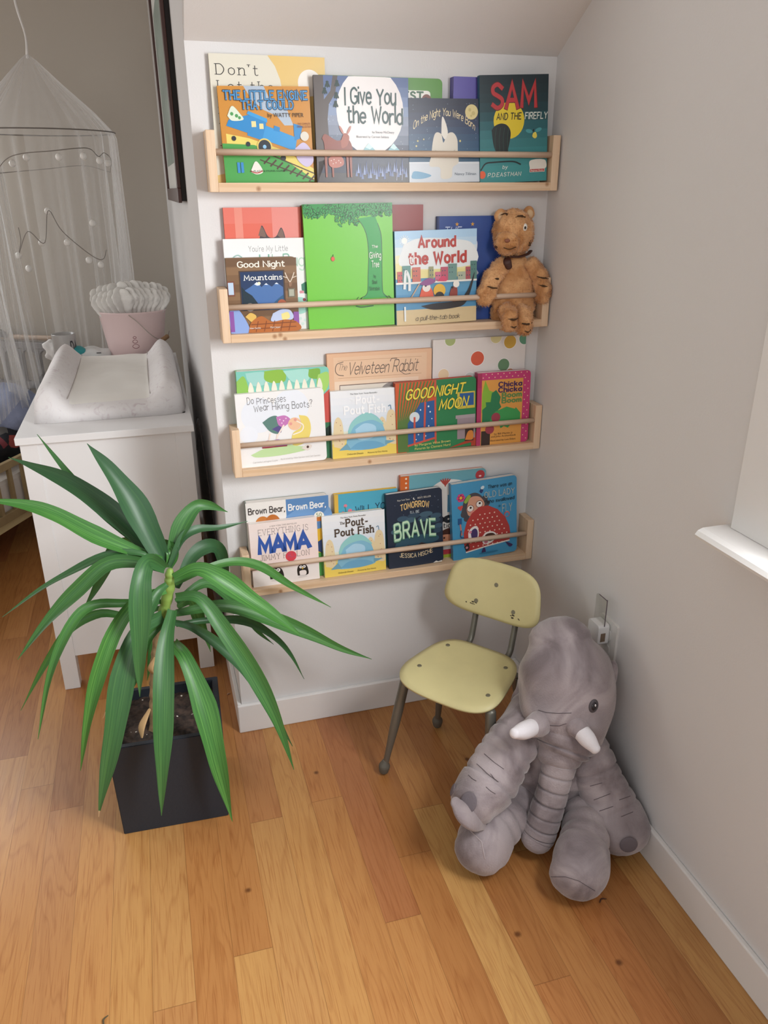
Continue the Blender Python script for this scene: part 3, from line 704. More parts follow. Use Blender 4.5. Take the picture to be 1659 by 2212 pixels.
# --- second shelf
def a_wolf(a):
    bands(a, ['#d67a72', '#d8746a', '#d9695c', '#d95f50', '#d85a48', '#d9624e', '#da6a58', '#dc7566'])
    a.rect(.14, 0, .24, 1, '#e08c7c'); a.rect(.62, .3, .96, 1, '#df8a80')
    a.blob([(.0, .66), (.2, .74), (.42, .73), (.48, .86), (.56, .77), (.66, .77), (.74, .84), (.79, .70), (.72, .5), (.3, .45), (0, .5)], '#4d4347')
    a.blob([(.43, .78), (.48, .85), (.53, .77)], '#7b6258'); a.blob([(.68, .78), (.74, .83), (.77, .74)], '#7b6258'); a.ells([(.555, .665, .017), (.695, .66, .017)], '#e8e0da', 10)
def a_cuddle(a):
    a.rect(0, 0, 1, 1, '#e6e7e6')
    a.text("You're My Little", .30, .78, .865, .058, '#8f8f8c', 's', weight=.55, gap=1.4); 
    for i, (t, x0, x1, c) in enumerate((('C', .10, .21, '#9bb8b0'), ('u', .24, .33, '#87b0a8'), ('d', .35, .43, '#7fae9c'), ('d', .46, .54, '#6ea590'), ('l', .585, .592, '#8bb39c'), ('e', .62, .70, '#9cb6ac'), ('B', .72, .80, '#7fb09a'), ('u', .83, .89, '#a8cbb8'), ('g', .91, .98, '#b7d3c0'))):
        a.k = 3; a.text(t, x0, x1, .70, .13, c, 's', weight=.65)
    a.k = 6
    a.blob([(.80, .33), (.9, .36), (.99, .32), (.99, .2), (.85, .18)], '#9fcfc4'); a.blob([(.93, .50), (1, .52), (1, .40), (.94, .42)], '#3f7a64'); a.ells([(.96, .10, .02), (.90, .12, .02), (.93, .06, .02)], '#cfe2dc', 8)
    a.ells([(.92, .415, .018), (.945, .415, .018)], '#d9909a', 8); a.ells([(.96, .33, .02)], '#8a3a44', 8)
def a_mount(a):
    for k in range(9): a.k = 0; a.rect(0, k/9, 1, (k+1)/9-.012, ['#7a5c40', '#856648', '#6d5138'][k % 3])
    a.k = 2
    a.text('Good Night', .165, .83, .875, .075, '#ece6da', 's', weight=.95, gap=1.2)
    a.rect(.17, .30, .82, .83, '#4b392b'); a.rect(.19, .30, .80, .815, '#20365c'); a.k = 4
    bands(a, ['#2f4c7c', '#3a5c92', '#2f4f86', '#223a68', '#1b2a4c'], .2, .79, .33, .80); a.k = 8
    a.poly([(.2, .55), (.33, .62), (.42, .68), (.48, .61), (.55, .66), (.63, .61), (.70, .665), (.79, .60), (.79, .33), (.2, .33)], '#4a6fa6')
    a.poly([(.38, .65), (.42, .68), (.46, .635), (.42, .63)], '#dfe8f2'); a.poly([(.52, .64), (.55, .66), (.58, .635)], '#dfe8f2'); a.poly([(.67, .645), (.70, .665), (.73, .64)], '#dfe8f2')
    a.ells([(.45, .66, .022)], '#e9e6c8', 12); a.poly([(.2, .62), (.25, .56), (.34, .50), (.44, .36), (.44, .30), (.2, .30)], '#1e2f3a'); a.poly([(.79, .5), (.70, .44), (.58, .34), (.58, .30), (.79, .30)], '#2f5a7c')
    a.text('Mountains', .245, .78, .705, .065, '#f0f0ea', 's', weight=.8, serif=True, gap=1.5)
    for dx, sg in ((.86, -1), (.93, 1)): a.line([(.895, .66), (dx, .72), (dx+.03*sg, .79)], .012, '#ddd0bd'); a.line([(dx, .72), (dx+.06*sg, .74)], .010, '#ddd0bd')
    a.blob([(.87, .66), (.92, .66), (.91, .61), (.88, .61)], '#8b6a52'); a.rect(.86, .46, .96, .58, '#6f6a58'); a.rect(.875, .475, .945, .565, '#a8aa98')
    a.rect(0.0, .50, .10, .70, '#7b4a3a'); a.rect(.01, .52, .085, .68, '#b7cbe0')
    a.blob([(0, .0), (0, .30), (.12, .33), (.25, .12), (.25, 0)], '#8aa3d6'); a.rect(0, .02, .06, .30, '#8a54a0'); a.rect(.92, .04, 1, .26, '#8a54a0')
    a.blob([(.62, .25), (.75, .30), (.88, .28), (.9, .16), (.6, .14)], '#b9c6e2')
    a.blob([(.22, .22), (.30, .27), (.38, .22), (.32, .14)], '#d9b35c'); a.ells([(.30, .345, .06)], '#8a7f78', 16); a.blob([(.74, .24), (.84, .26), (.86, .18), (.76, .16)], '#e3d88c'); a.ells([(.76, .375, .065)], '#a5583c', 16)
    a.blob([(.25, .0), (.30, .14), (.45, .22), (.6, .14), (.8, .16), (.97, .12), (.97, .0)], '#b0662e')
    for k in range(5): a.line([(.36+.12*k, .01), (.40+.12*k, .15)], .012, '#7d4322', False)
    for v in (.05, .11): a.line([(.30, v), (.95, v+.01)], .012, '#7d4322', False)
    a.text('Adam Gamble', .27, .43, .05, .025, '#efe6da'); a.text('Mark Jasper', .57, .72, .05, .025, '#efe6da')
def a_giving(a):
    bark = [(.60, .88), (.66, .82), (.70, .74), (.715, .60), (.70, .42), (.685, .28), (.63, .235), (.93, .235), (.87, .28), (.865, .45), (.87, .62), (.865, .75), (.83, .84), (.80, .90)]
    a.poly(bark, '#22973f')
    a.line([(.60, .88), (.66, .82), (.70, .74), (.715, .60), (.70, .42), (.685, .28), (.60, .235)], .005, '#1b3f22'); a.line([(.83, .84), (.865, .75), (.87, .62), (.865, .45), (.87, .28), (.94, .235)], .005, '#1b3f22')
    a.poly([(0, .925), (.10, .90), (.25, .93), (.40, .90), (.52, .87), (.62, .90), (.75, .905), (.80, .885), (.90, .935), (1, .93), (1, 1), (0, 1)], '#238c3e')
    rnd = random.Random(4); k0 = a.k
    for n in range(190):
        u = rnd.uniform(.01, .985); v = rnd.uniform(.90, .985)
        if n > 150: u = rnd.uniform(.36, .60); v = rnd.uniform(.83, .92)
        r = rnd.uniform(-1.2, 1.2); a.k = k0+(n % 8)*2; a.ell(u, v, .0125, '#17381d', rv=.023, n=8, rot=r); a.ell(u, v, .009, '#279643', rv=.018, n=8, rot=r)
    a.k = k0+18
    for t, x0, x1, v, c in (('The', .755, .82, .645, .024), ('Giving', .725, .855, .565, .05), ('Tree', .745, .83, .49, .05)): a.text(t, x0, x1, v, c, '#e2ebdc', 's', weight=.9, jit=.4)
    for t, x0, x1, v, c in (('by', .765, .79, .405, .024), ('Shel', .745, .80, .352, .03), ('Silverstein', .71, .83, .30, .03)): a.text(t, x0, x1, v, c, '#1b3f22', 's', weight=.7, jit=.3)
    a.ell(.305, .57, .021, '#a03a2c', rv=.020); a.ell(.305, .57, .018, '#d9543c', rv=.017); a.line([(.305, .587), (.31, .603)], .006, '#1b3f22', False)
    for x in (.55, .60, .93, .965): a.line([(x, .225), (x+.03*(1 if x < .7 else -1), .25)], .005, '#1b3f22', False)
    a.line([(.55, .175), (.62, .165), (.75, .172)], .009, '#1b5f2a')
def a_around(a):
    bands(a, ['#c9b48a', '#d0bb90', '#4f8fb8', '#4f8fb8', '#5a98bd', '#5a93b5', '#e2d690', '#e6dca0', '#e8e4c0', '#d3dfe6', '#b9d4e8', '#a8cbe6'])
    a.poly([(0, 0), (1, 0), (1, .15), (.8, .13), (.6, .11), (.4, .14), (.2, .11), (0, .13)], '#d1bb90')
    a.blob([(.1, .86), (.3, .92), (.7, .9), (.95, .84), (.95, .62), (.1, .62)], '#e2e6e6'); a.ell(.115, .90, .035, '#f4f2ec')
    for k in range(14): t = 2*PI*k/14; a.k = 16; a.line([(.115+.042*math.cos(t), .90+.040*math.sin(t)), (.115+.06*math.cos(t), .90+.056*math.sin(t))], .006, '#f4f2ec', False)
    a.text('Around', .285, .73, .825, .105, '#b5392f', 'b', bold=.035); a.text('the World', .165, .86, .655, .115, '#b5392f', 'b', bold=.035)
    a.text('th', .165, .27, .655, .115, '#ece6e0', 'b', bold=.02)
    for i, (x0, x1, v, c) in enumerate(((.02, .12, .58, '#c05a5a'), (.08, .18, .64, '#5f8f88'), (.2, .3, .62, '#c46a5a'), (.40, .46, .62, '#9a9a72'), (.48, .56, .56, '#cf6f8a'), (.55, .64, .61, '#b9566a'), (.64, .75, .64, '#6b9088'), (.76, .86, .55, '#a9b09a'), (.86, .95, .60, '#a8505a'), (.92, 1.0, .66, '#557f78'))):
        a.k = 24+(i % 2)*2; a.rect(x0, .45, x1, v, c); a.k += 4
        a.ells([(x0+.02+.03*j, v-.04-.05*q, .008) for j in range(2) for q in range(2)], '#3f5a60', 6)
    a.k = 36; a.rect(0, .445, 1, .465, '#e6e2da')
    a.blob([(.30, .20), (.45, .22), (.75, .24), (.88, .34), (.97, .54), (.93, .36), (.85, .20), (.7, .16), (.45, .155)], '#2b2728')
    a.blob([(.28, .30), (.33, .42), (.42, .40), (.45, .28)], '#d95a3c'); a.ells([(.37, .40, .05)], '#e8e0d8', 14); a.ells([(.53, .36, .075)], '#e0b23c', 18); a.ells([(.53, .29, .06)], '#2b2728', 14)
    a.blob([(.64, .24), (.68, .38), (.75, .38), (.74, .24)], '#8f3f34'); a.ells([(.74, .42, .04)], '#ece8e0', 12); a.ells([(.36, .42, .014), (.50, .31, .012), (.56, .31, .012), (.69, .385, .014)], '#232323', 8)
    a.blob([(.27, .44), (.40, .50), (.48, .46), (.38, .42)], '#8c4f8a'); a.blob([(.50, .46), (.58, .52), (.62, .46)], '#d0486a')
    a.line([(.10, .40), (.12, .58), (.16, .50), (.16, .38)], .03, '#dfe4e2'); a.line([(.18, .30), (.28, .44)], .012, '#caa37c')
    a.line([(.10, .05), (.10, .20)], .02, '#dfe4e2', False)
    a.text('a pull-the-tab book', .23, .78, .045, .05, '#3a3336', 's', weight=.5, shear=.2, gap=.9)
def a_blue(a):
    a.rect(0, 0, .03, 1, '#1d2f63')
    for u, v in ((.30, .925), (.54, .925)): a.poly([(u+(.032 if k % 2 == 0 else .013)*math.sin(PI*k/5), v+(.032 if k % 2 == 0 else .013)*math.cos(PI*k/5)*.68) for k in range(10)], '#e0a43a')
    a.text('THE', .09, .34, .80, .10, '#cfd8ea', 's', weight=.55, shear=.35)
    a.poly([(.30, .42), (.58, .62), (.62, .55), (.36, .36)], '#b6403e'); a.poly([(.28, .30), (.60, .52), (.66, .46), (.30, .22)], '#b9bec6')
    a.blob([(.46, .72), (.52, .80), (.62, .76), (.60, .64), (.50, .62)], '#d9dce2'); a.blob([(.36, .60), (.44, .66), (.50, .58), (.42, .52)], '#e0c9a0')
    a.text('a Book', .32, .74, .12, .07, '#8fa6c8', 's', weight=.45, jit=.3)
book(1, .0500, .2180, .261, .014, .012, .010, '#d8604e', '#b84a3c', label='red picture book with dark pointed ears at the top, back left of the second shelf', art=a_wolf)
book(1, .2190, .5030, .264, .014, .012, .010, '#8f3b38', '#7f3330', label='plain maroon book standing behind the bright green book', art=None)
book(1, .5380, .7010, .238, .014, .014, .010, '#2b4a90', '#1d2f63', label='royal blue book with two yellow stars behind the orange plush tiger', art=a_blue)
book(1, .0440, .2230, .198, .026, .015, .010, '#e6e7e6', '#dcdcd8', label='white book with grey and green lettering behind the brown cabin book', art=a_cuddle)
book(1, .0445, .1990, .160, .042, .038, .013, '#7a5c40', '#4f3c2c', 'board', 'small brown cabin book with a blue mountain window', a_mount)
book(1, .2230, .4270, .268, .037, .042, .010, '#6fc03a', '#58a830', label='tall bright green book with a leafy tree on it', art=a_giving, roll=-.012)
book(1, .4310, .6315, .210, .042, .040, .018, '#8fbfdc', '#6a9cc0', 'board', 'board book with red title, city skyline and boat', a_around, roll=-.018)

# --- third shelf
def a_flip(a):
    a.blob([(.10, .98), (.3, .98), (.36, .88), (.2, .84), (.12, .9)], '#9fd0c8'); a.blob([(.30, .99), (.5, .99), (.52, .88), (.4, .86), (.3, .9)], '#8cb84a'); a.blob([(.0, .9), (.08, .95), (.12, .8), (.05, .7), (0, .75)], '#8fc05a')
    a.blob([(.5, .98), (.78, .98), (.76, .86), (.6, .86)], '#a5d8cc'); a.blob([(.78, .98), (.9, .98), (.88, .88), (.78, .9)], '#7fb04a'); a.blob([(.88, .92), (.99, .94), (.99, .80), (.92, .72), (.86, .8)], '#a3cf6a')
    for k in range(10):
        u = .145+.083*k; a.k = 8; a.blob([(u-.03, .80), (u-.015, .86), (u, .885), (u+.018, .86), (u+.032, .80), (u+.02, .75), (u-.018, .75)], '#e6e2d0', 3)
    a.text('Flip Flap Find!'.replace('!', ''), .33, .72, .66, .06, '#2f3f44', 'b', bold=.01)
    a.poly([(.88, .66), (1, .76), (1, .40), (.9, .40)], '#c8564e'); a.rect(.88, 0, 1, .40, '#35704e'); a.blob([(.9, .30), (1, .36), (1, .22)], '#23332c')
def a_princess(a):
    a.ell(.25, .70, .2, '#e1e5ec'); a.ell(.62, .78, .2, '#e3e7ee'); a.ell(.12, .45, .1, '#e3e7ee')
    a.text('Do Princesses', .13, .56, .855, .085, '#575452', 's', weight=.5, jit=.6, gap=1.3); a.text('Wear Hiking Boots?', .20, .86, .755, .085, '#575452', 's', weight=.5, jit=.6, gap=1.3)
    a.blob([(.12, .17), (.3, .25), (.5, .27), (.66, .24), (.8, .18), (.5, .13), (.2, .13)], '#bcd8a0')
    a.blob([(.28, .60), (.38, .67), (.46, .66), (.50, .50), (.45, .43), (.36, .47)], '#5d8078'); a.blob([(.38, .50), (.48, .54), (.48, .44)], '#5a4f86')
    a.blob([(.44, .66), (.54, .67), (.60, .60), (.52, .52), (.46, .55)], '#c078b4'); a.ells([(.48, .62, .008), (.52, .60, .008), (.55, .63, .008), (.50, .57, .008)], '#e8d4e4', 6)
    a.blob([(.70, .66), (.80, .62), (.83, .46), (.78, .30), (.66, .24), (.60, .28), (.62, .42), (.72, .5)], '#e3cf72'); a.ells([(.645, .545, .075)], '#e8bf9c', 18); a.ells([(.60, .55, .018), (.655, .60, .018)], '#e09a90', 10)
    a.line([(.52, .54), (.44, .40)], .02, '#ecdcd0', False); a.line([(.36, .44), (.34, .36)], .02, '#ecdcd0', False); a.line([(.44, .42), (.43, .36)], .02, '#ecdcd0', False)
    a.blob([(.26, .33), (.34, .35), (.42, .26), (.27, .25)], '#c98a9c'); a.blob([(.40, .35), (.46, .35), (.55, .27), (.42, .26)], '#a57ab0'); a.line([(.26, .255), (.54, .255)], .014, '#8c2f34', False)
    a.line([(.67, .58), (.74, .52), (.72, .44), (.62, .40)], .016, '#efe6d8')
    a.blob([(.70, .20), (.78, .25), (.83, .22), (.78, .16)], '#ddd4cc'); a.ells([(.78, .21, .016)], '#5a443c', 8)
    a.text('Carmela LaVigna Coyle', .14, .42, .055, .022, '#a6a29e', 's', weight=.5); a.text('Illustrated by Mike Gordon and Carl Gordon', .46, .92, .065, .022, '#a6a29e', 's', weight=.5)
def a_velvet(a):
    a.rect(.06, .63, .95, .965, '#e2bf9f'); a.rect(.065, .0, .87, .735, '#e6cdb4')
    for v in (.93, .765): a.line([(.1, v), (.9, v)], .003, '#b98c68', False)
    a.text('The', .10, .18, .84, .06, '#5c4f48', 's', weight=.35, shear=.3, gap=.6); a.text('Velveteen Rabbit', .19, .86, .795, .115, '#5c4f48', 's', weight=.42, shear=.3, gap=.8)
    a.line([(.15, .92), (.09, .90), (.075, .84), (.10, .80), (.15, .79)], .006, '#5c4f48'); a.line([(.66, .925), (.61, .925), (.595, .90)], .006, '#5c4f48'); a.line([(.70, .79), (.74, .765), (.79, .77)], .005, '#5c4f48')
    a.rect(.11, 0, .80, .70, '#6a5048'); a.rect(.115, 0, .795, .693, '#d9cfc2'); a.ell(.60, .58, .11, '#8c8480'); a.ell(.3, .56, .14, '#e0cfc4', rv=.05)
def a_polka(a):
    a.rect(0, 0, 1, 1, '#ded8d4')
    for u, v, r, c in ((.18, .99, .055, '#a6b478'), (.67, .995, .06, '#d9cf98'), (.825, .945, .066, '#d0a848'), (.985, .97, .06, '#5f9478'), (.475, .81, .071, '#cf5c42'), (.765, .735, .063, '#678a68'), (.115, .68, .057, '#e0c8a4'), (.40, .63, .06, '#c5c8c4'), (.84, .66, .04, '#c08a6a')):
        a.ell(u, v, r*1.08, '#efebe8'); a.ell(u, v, r, c)
def fish_cover(a, title, head):
    bands(a, ['#e0c25c', '#e2c762', '#e0cf8c', '#d9dccb', '#d5dde2', '#d6dee6', '#dbe1e8', '#dfe4e9', '#e3e6ea', '#e6e8ea'])
    a.rect(0, 0, 1, .22, '#e3c85f')
    for u, hh, wd in ((.10, .62, .075), (.76, .58, .07), (.90, .68, .085)):
        a.blob([(u-wd, .18), (u-wd, .4), (u-wd*.7, hh-.06), (u, hh), (u+wd*.7, hh-.06), (min(u+wd, .99), .4), (min(u+wd, .99), .16)], '#ddcaa2')
        rnd = random.Random(int(u*100)); a.ells([(u+rnd.uniform(-.05, .05), rnd.uniform(.2, hh-.06), .008) for _ in range(9)], '#b5806a', 6)
    a.line([(.90, .68), (.89, .74), (.86, .73)], .014, '#6f8ea8')
    a.blob([(.20, .14), (.24, .36), (.30, .53), (.45, .64), (.58, .65), (.72, .55), (.80, .36), (.82, .2), (.8, .13), (.5, .10), (.26, .11)], '#7fb4cc')   # a plain rounded blue rock
    a.blob([(.24, .40), (.30, .53), (.45, .64), (.58, .65), (.72, .55), (.78, .46), (.62, .54), (.45, .52), (.33, .46), (.26, .34)], '#8fc6c4')
    a.blob([(.35, .42), (.5, .50), (.66, .44), (.62, .28), (.40, .26)], '#a5cbe0'); a.blob([(.26, .13), (.40, .22), (.64, .22), (.79, .14), (.55, .10)], '#6aa3c4')
    a.poly([(.10, .12), (.22, .22), (.28, .12)], '#6d9fb4'); a.poly([(.96, .20), (.80, .22), (.80, .15)], '#6d9fb4')
    a.text('The New York Times Bestseller', .29, .70, .935, .024, head)
    a.text('The', .28, .355, .84, .04, title, 's', weight=.8, serif=True); a.text('Pout-', .38, .72, .80, .11, title, 's', weight=1.25, serif=True, gap=1.8); a.text('Pout Fish', .20, .81, .655, .11, title, 's', weight=1.25, serif=True, gap=1.8)
    a.text('Deborah Diesen', .22, .46, .04, .028, '#6f6238'); a.text('Pictures by Dan Hanna', .53, .83, .04, .024, '#6f6238')
def a_moon(a):
    a.poly([(0, 0), (0, 1), (.5, 1), (.5, .72), (.32, .70), (.14, .45), (.12, 0)], '#c8562c')
    k0 = a.k
    for k in range(11):
        t = k/10; a.k = k0+k % 2; a.line([(.02+.012*k, .02), (.02+.013*k, .35), (.03+.03*k, .62), (.06+.042*k, .99)], .022, '#55743c')
    a.k = k0+3
    a.poly([(.14, .10), (.48, .18), (.48, .72), (.30, .70), (.14, .42)], '#2c5a94')
    a.ells([(.30, .60, .01), (.40, .64, .012), (.42, .56, .01), (.20, .32, .008), (.27, .25, .009), (.40, .36, .01), (.44, .46, .008), (.24, .18, .008), (.36, .22, .008)], '#dfe8f0', 6)
    a.ell(.225, .505, .062, '#cfd9dd')
    for pts in ([(.14, .10), (.49, .18)], [(.485, .10), (.485, .99)], [(.34, .14), (.36, .70)], [(.22, .12), (.225, .50)]): a.line(pts, .028, '#c45444', False)
    a.poly([(.65, 0), (.97, .06), (.99, .22), (.92, .10), (.72, .03)], '#a8402c'); a.rect(.94, 0, 1, .2, '#a8402c')
    a.rect(.76, .12, .99, .42, '#9a8a90'); a.rect(.74, .42, .99, .47, '#a89aa0'); a.rect(.86, .08, .97, .30, '#3a2a28'); a.blob([(.86, .10), (.90, .22), (.96, .22), (.96, .10)], '#d0823a')
    a.rect(.76, .56, .985, .80, '#cbb84a'); a.rect(.79, .60, .97, .78, '#2c5a94')
    for wgt, c in ((1.5, '#1f4a30'), (1.05, '#e6d24a')):
        a.text('GOODNIGHT', .12, .84, .76, .135, c, 's', weight=wgt, shear=.28, slope=.03); a.text('MOON', .53, .88, .575, .135, c, 's', weight=wgt, shear=.28, slope=.02)
    a.text('by Margaret Wise Brown', .22, .67, .085, .036, '#e2d67a', 'b', bold=.012, slope=.012); a.text('Pictures by Clement Hurd', .22, .67, .03, .036, '#e2d67a', 'b', bold=.012, slope=.012)
def a_chicka(a):
    a.rect(.0, 0, .08, 1, '#a8345c'); a.rect(.08, .0, .86, .90, '#dc9c4c'); a.rect(.0, 0, .08, .8, '#b03a64')
    rnd = random.Random(2)
    a.ells([(.10+.055*k, .955+.022*(1 if k % 2 else -1), .011) for k in range(16)]+[(.925+.03*(1 if k % 2 else -1), .9-.05*k, .011) for k in range(18)], '#ecc8a4', 8)
    a.poly([(.09, .72), (.14, .90), (.22, .76), (.34, .72), (.28, .60), (.16, .42), (.09, .46)], '#86b43c')
    a.poly([(.10, .28), (.10, .50), (.17, .54), (.16, .60), (.25, .60), (.27, .72), (.35, .76), (.44, .66), (.42, .58), (.46, .52), (.40, .48), (.38, .28)], '#2d7a50')
    a.poly([(.22, .30), (.34, .46), (.56, .52), (.72, .48), (.74, .50), (.83, .42), (.83, .28), (.64, .26), (.60, .22), (.52, .25), (.46, .22), (.44, .26)], '#3f9a54')
    a.rect(.09, 0, .26, .20, '#3b2b28'); a.ells([(.36, .38, .085), (.25, .22, .085)], '#9c3e4e', 20)
    for t, v, c, x0 in (('Chicka', .80, '#43275a', .40), ('Chicka', .725, '#43275a', .40), ('Boom', .65, '#5a8a50', .47), ('Boom', .575, '#5a8a50', .47)): a.text(t, x0, .83, v, .062, c, 'b', bold=.035)
    a.text('by Bill Martin Jr', .34, .70, .135, .026, '#5a4430'); a.text('and John Archambault', .28, .76, .10, .026, '#5a4430'); a.text('illustrated by Lois Ehlert', .27, .76, .045, .026, '#5a4430')
book(2, .0500, .2680, .226, .026, .014, .021, '#7cc4b4', '#6aa85a', 'board', 'teal and green board book with a row of egg shaped holes', a_flip)
book(2, .2665, .5300, .252, .016, .013, .012, '#dfb593', '#cf9f7c', label='peach coloured book with thin script title, middle of the third shelf', art=a_velvet)
book(2, .5335, .7830, .271, .014, .012, .010, '#ded8d4', '#d6d0cc', label='white book with coloured polka dots at the right of the third shelf', art=a_polka)
book(2, .0440, .2530, .178, .042, .029, .012, '#e8e7e6', '#dcdad8', 'board', 'white book with a bending girl in red boots', a_princess, roll=-.012)
book(2, .2680, .4360, .166, .040, .063, .012, '#e0e4e8', '#d0d4d4', 'board', 'pale blue board book with a faded white title beside the bending girl book', lambda a: fish_cover(a, '#f2f3f4', '#6f7478'))
book(2, .4325, .6440, .178, .042, .039, .019, '#2f7d4e', '#b0482c', 'board', 'green book with yellow slanted title and orange curtain stripes', a_moon, roll=-.018, pages='#b8503a')
book(2, .6450, .7905, .187, .043, .039, .020, '#c23e74', '#9c3458', 'board', 'pink dotted book with orange panel and green leaves', a_chicka)

# --- lowest shelf
def a_brown(a):
    a.rect(.48, 0, 1, 1, '#5a86b8'); a.blob([(.48, .8), (.7, .9), (.9, .78), (1, .86), (1, .70), (.48, .70)], '#6f98c6'); a.poly([(.5, .55), (1, .62), (1, .2), (.5, .2)], '#e0b43a'); a.rect(.5, 0, 1, .30, '#4d9a4c'); a.blob([(.85, .44), (1, .50), (1, .30), (.85, .32)], '#2f4a7a')
    a.text('Brown Bear,', .03, .46, .865, .07, '#2c2624', 's', weight=1.0, gap=1.4); a.text('Brown Bear,', .51, .96, .865, .07, '#ecebe8', 's', weight=1.15, gap=1.4)
    a.ell(.19, .70, .10, '#c47a3a', rv=.13); a.ell(.31, .71, .10, '#b96c30', rv=.13); a.ells([(.36, .72, .018)], '#4a2a1c'); a.blob([(.10, .66), (.24, .74), (.40, .66), (.40, .5), (.1, .5)], '#bf7636')
    a.blob([(.56, .70), (.62, .78), (.68, .72), (.66, .66), (.57, .66)], '#e6cf3c'); a.poly([(.67, .74), (.72, .71), (.67, .69)], '#d88a4c')
    a.ell(.875, .755, .065, '#ece8e0'); a.text('50', .84, .91, .75, .05, '#6a8a4a', 'b', bold=.02); a.blob([(.83, .74), (.87, .75), (.92, .74), (.91, .70), (.84, .70)], '#c4763a')
    a.text('YOU', .88, .985, .26, .055, '#2c2624', 'b', bold=.02)
def a_mama(a):
    bands(a, ['#e8e0dc', '#e8e0dc', '#ead9d4', '#ead6d0', '#ead8d2', '#ebdbd5', '#ebddd8', '#ebdcd6'])
    a.text('# NEW YORK TIMES BESTSELLER', .30, .70, .925, .024, '#7a6c68'); a.text('EVERYTHING IS', .13, .86, .81, .09, '#8b7f7c', 's', weight=.5, serif=True, gap=2.0)
    for i, (t, x0, x1) in enumerate((('M', .13, .30), ('A', .33, .49), ('M', .50, .67), ('A', .70, .87))): a.k = 8; a.text(t, x0, x1, .53+(.008 if i % 2 else 0), .225, '#3459a6', 's', weight=1.75)
    a.text('JIMMY FALLON', .13, .86, .415, .085, '#8b7f7c', 's', weight=.5, serif=True, gap=2.0); a.ell(.585, .43, .082, '#cf4350'); a.text('ALL', .535, .645, .418, .07, '#a84a78', 's', weight=.5, serif=True, gap=2.0)
    a.text('BALLOON', .07, .215, .33, .026, '#4a4442', 'b', bold=.02); a.text('MAMA!'.replace('!', ''), .77, .87, .27, .026, '#4a4442', 'b', bold=.02)
    for u, s in ((.35, 1.25), (.745, 1.0)):                                      # two little black and white birds
        a.blob([(u-.075*s, .10), (u-.08*s, .20), (u-.05*s, .265), (u, .28), (u+.05*s, .265), (u+.08*s, .20), (u+.075*s, .10)], '#262424'); a.blob([(u-.045*s, .10), (u-.045*s, .17), (u+.045*s, .17), (u+.045*s, .10)], '#e6dcd8')
        a.ells([(u-.025*s, .235, .024*s), (u+.025*s, .235, .024*s)], '#ece8e6', 12); a.ells([(u-.022*s, .235, .009*s), (u+.022*s, .235, .009*s)], '#222', 8) if 0 else a.ells([(u-.022*s, .235, .009*s), (u+.022*s, .235, .009*s)], '#222222', 8); a.poly([(u-.015, .22), (u+.02, .225), (u, .19)], '#e0b43a')
        a.ell(u, .075, .07*s, '#d6cecb', rv=.015)
def a_will(a):
    a.rect(0, 0, .06, 1, '#d8b04a'); a.text('WILL YOU', .33, .88, .735, .085, '#25455c', 's', weight=.85, jit=.4, slope=.03); a.text('have', .48, .66, .62, .07, '#dfe9ec', 's', weight=.7, shear=.2)
    a.ells([(.17, .85, .028), (.13, .76, .028), (.24, .78, .035), (.30, .76, .028), (.15, .70, .025)], '#dc7e90', 10); a.ells([(.22, .67, .05)], '#c44a5c', 14); a.ells([(.19, .73, .012), (.28, .70, .012)], '#3c7a6a', 8); a.line([(.16, .84), (.21, .66)], .008, '#3c7a6a', False)
def a_brave(a):
    a.ells([(random.uniform(.08, .95), random.uniform(.6, .97), .005) for _ in range(24)], '#8796a8', 6)
    a.text('New York Times', .20, .42, .895, .022, '#d6d2c4', 'b', bold=.02); a.text('BEST SELLER', .56, .80, .895, .022, '#d6d2c4', 'b', bold=.02); a.ells([(.50, .905, .022)], '#dfe0d8', 12); a.ells([(.512, .91, .02)], '#242e40', 12)
    a.text('TOMORROW', .25, .76, .765, .075, '#e0bd7c', 's', weight=1.1, arc=.025); a.text("I'LL BE", .42, .58, .715, .03, '#b9c4c8', 's', weight=1.0)
    for i, (u, v, r) in enumerate(((.28, .66, .1), (.48, .68, .11), (.70, .68, .12), (.88, .64, .1), (.18, .58, .1), (.42, .63, .09), (.65, .62, .1), (.86, .58, .1), (.14, .50, .08), (.92, .50, .07), (.90, .44, .07))): a.k = 8+i % 3; a.ell(u, v, r, ['#3c5568', '#34495c', '#445f70'][i % 3], rv=.035)
    a.blob([(.15, .36), (.5, .42), (.88, .38), (.88, .30), (.5, .26), (.15, .28)], '#2f4f60'); a.poly([(.25, .24), (.35, .30), (.5, .27), (.6, .31), (.8, .25), (.8, .2), (.25, .2)], '#3a2c2c')
    for c, wgt, d in (('#24503f', 1.75, -.006), ('#7fae96', 1.35, 0), ('#c6dfc0', .7, .004)): a.text('BRAVE', .125, .865, .385+d, .205, c, 's', weight=wgt, gap=1.6, slope=.0, arc=.02)
    a.text('JESSICA HISCHE', .20, .80, .155, .055, '#d6c5a2', 's', weight=.95, arc=-.035)
    a.poly([(.80, 0), (.86, .025), (.9, .01), (.97, .02), (.97, 0)], '#d8d4cc')
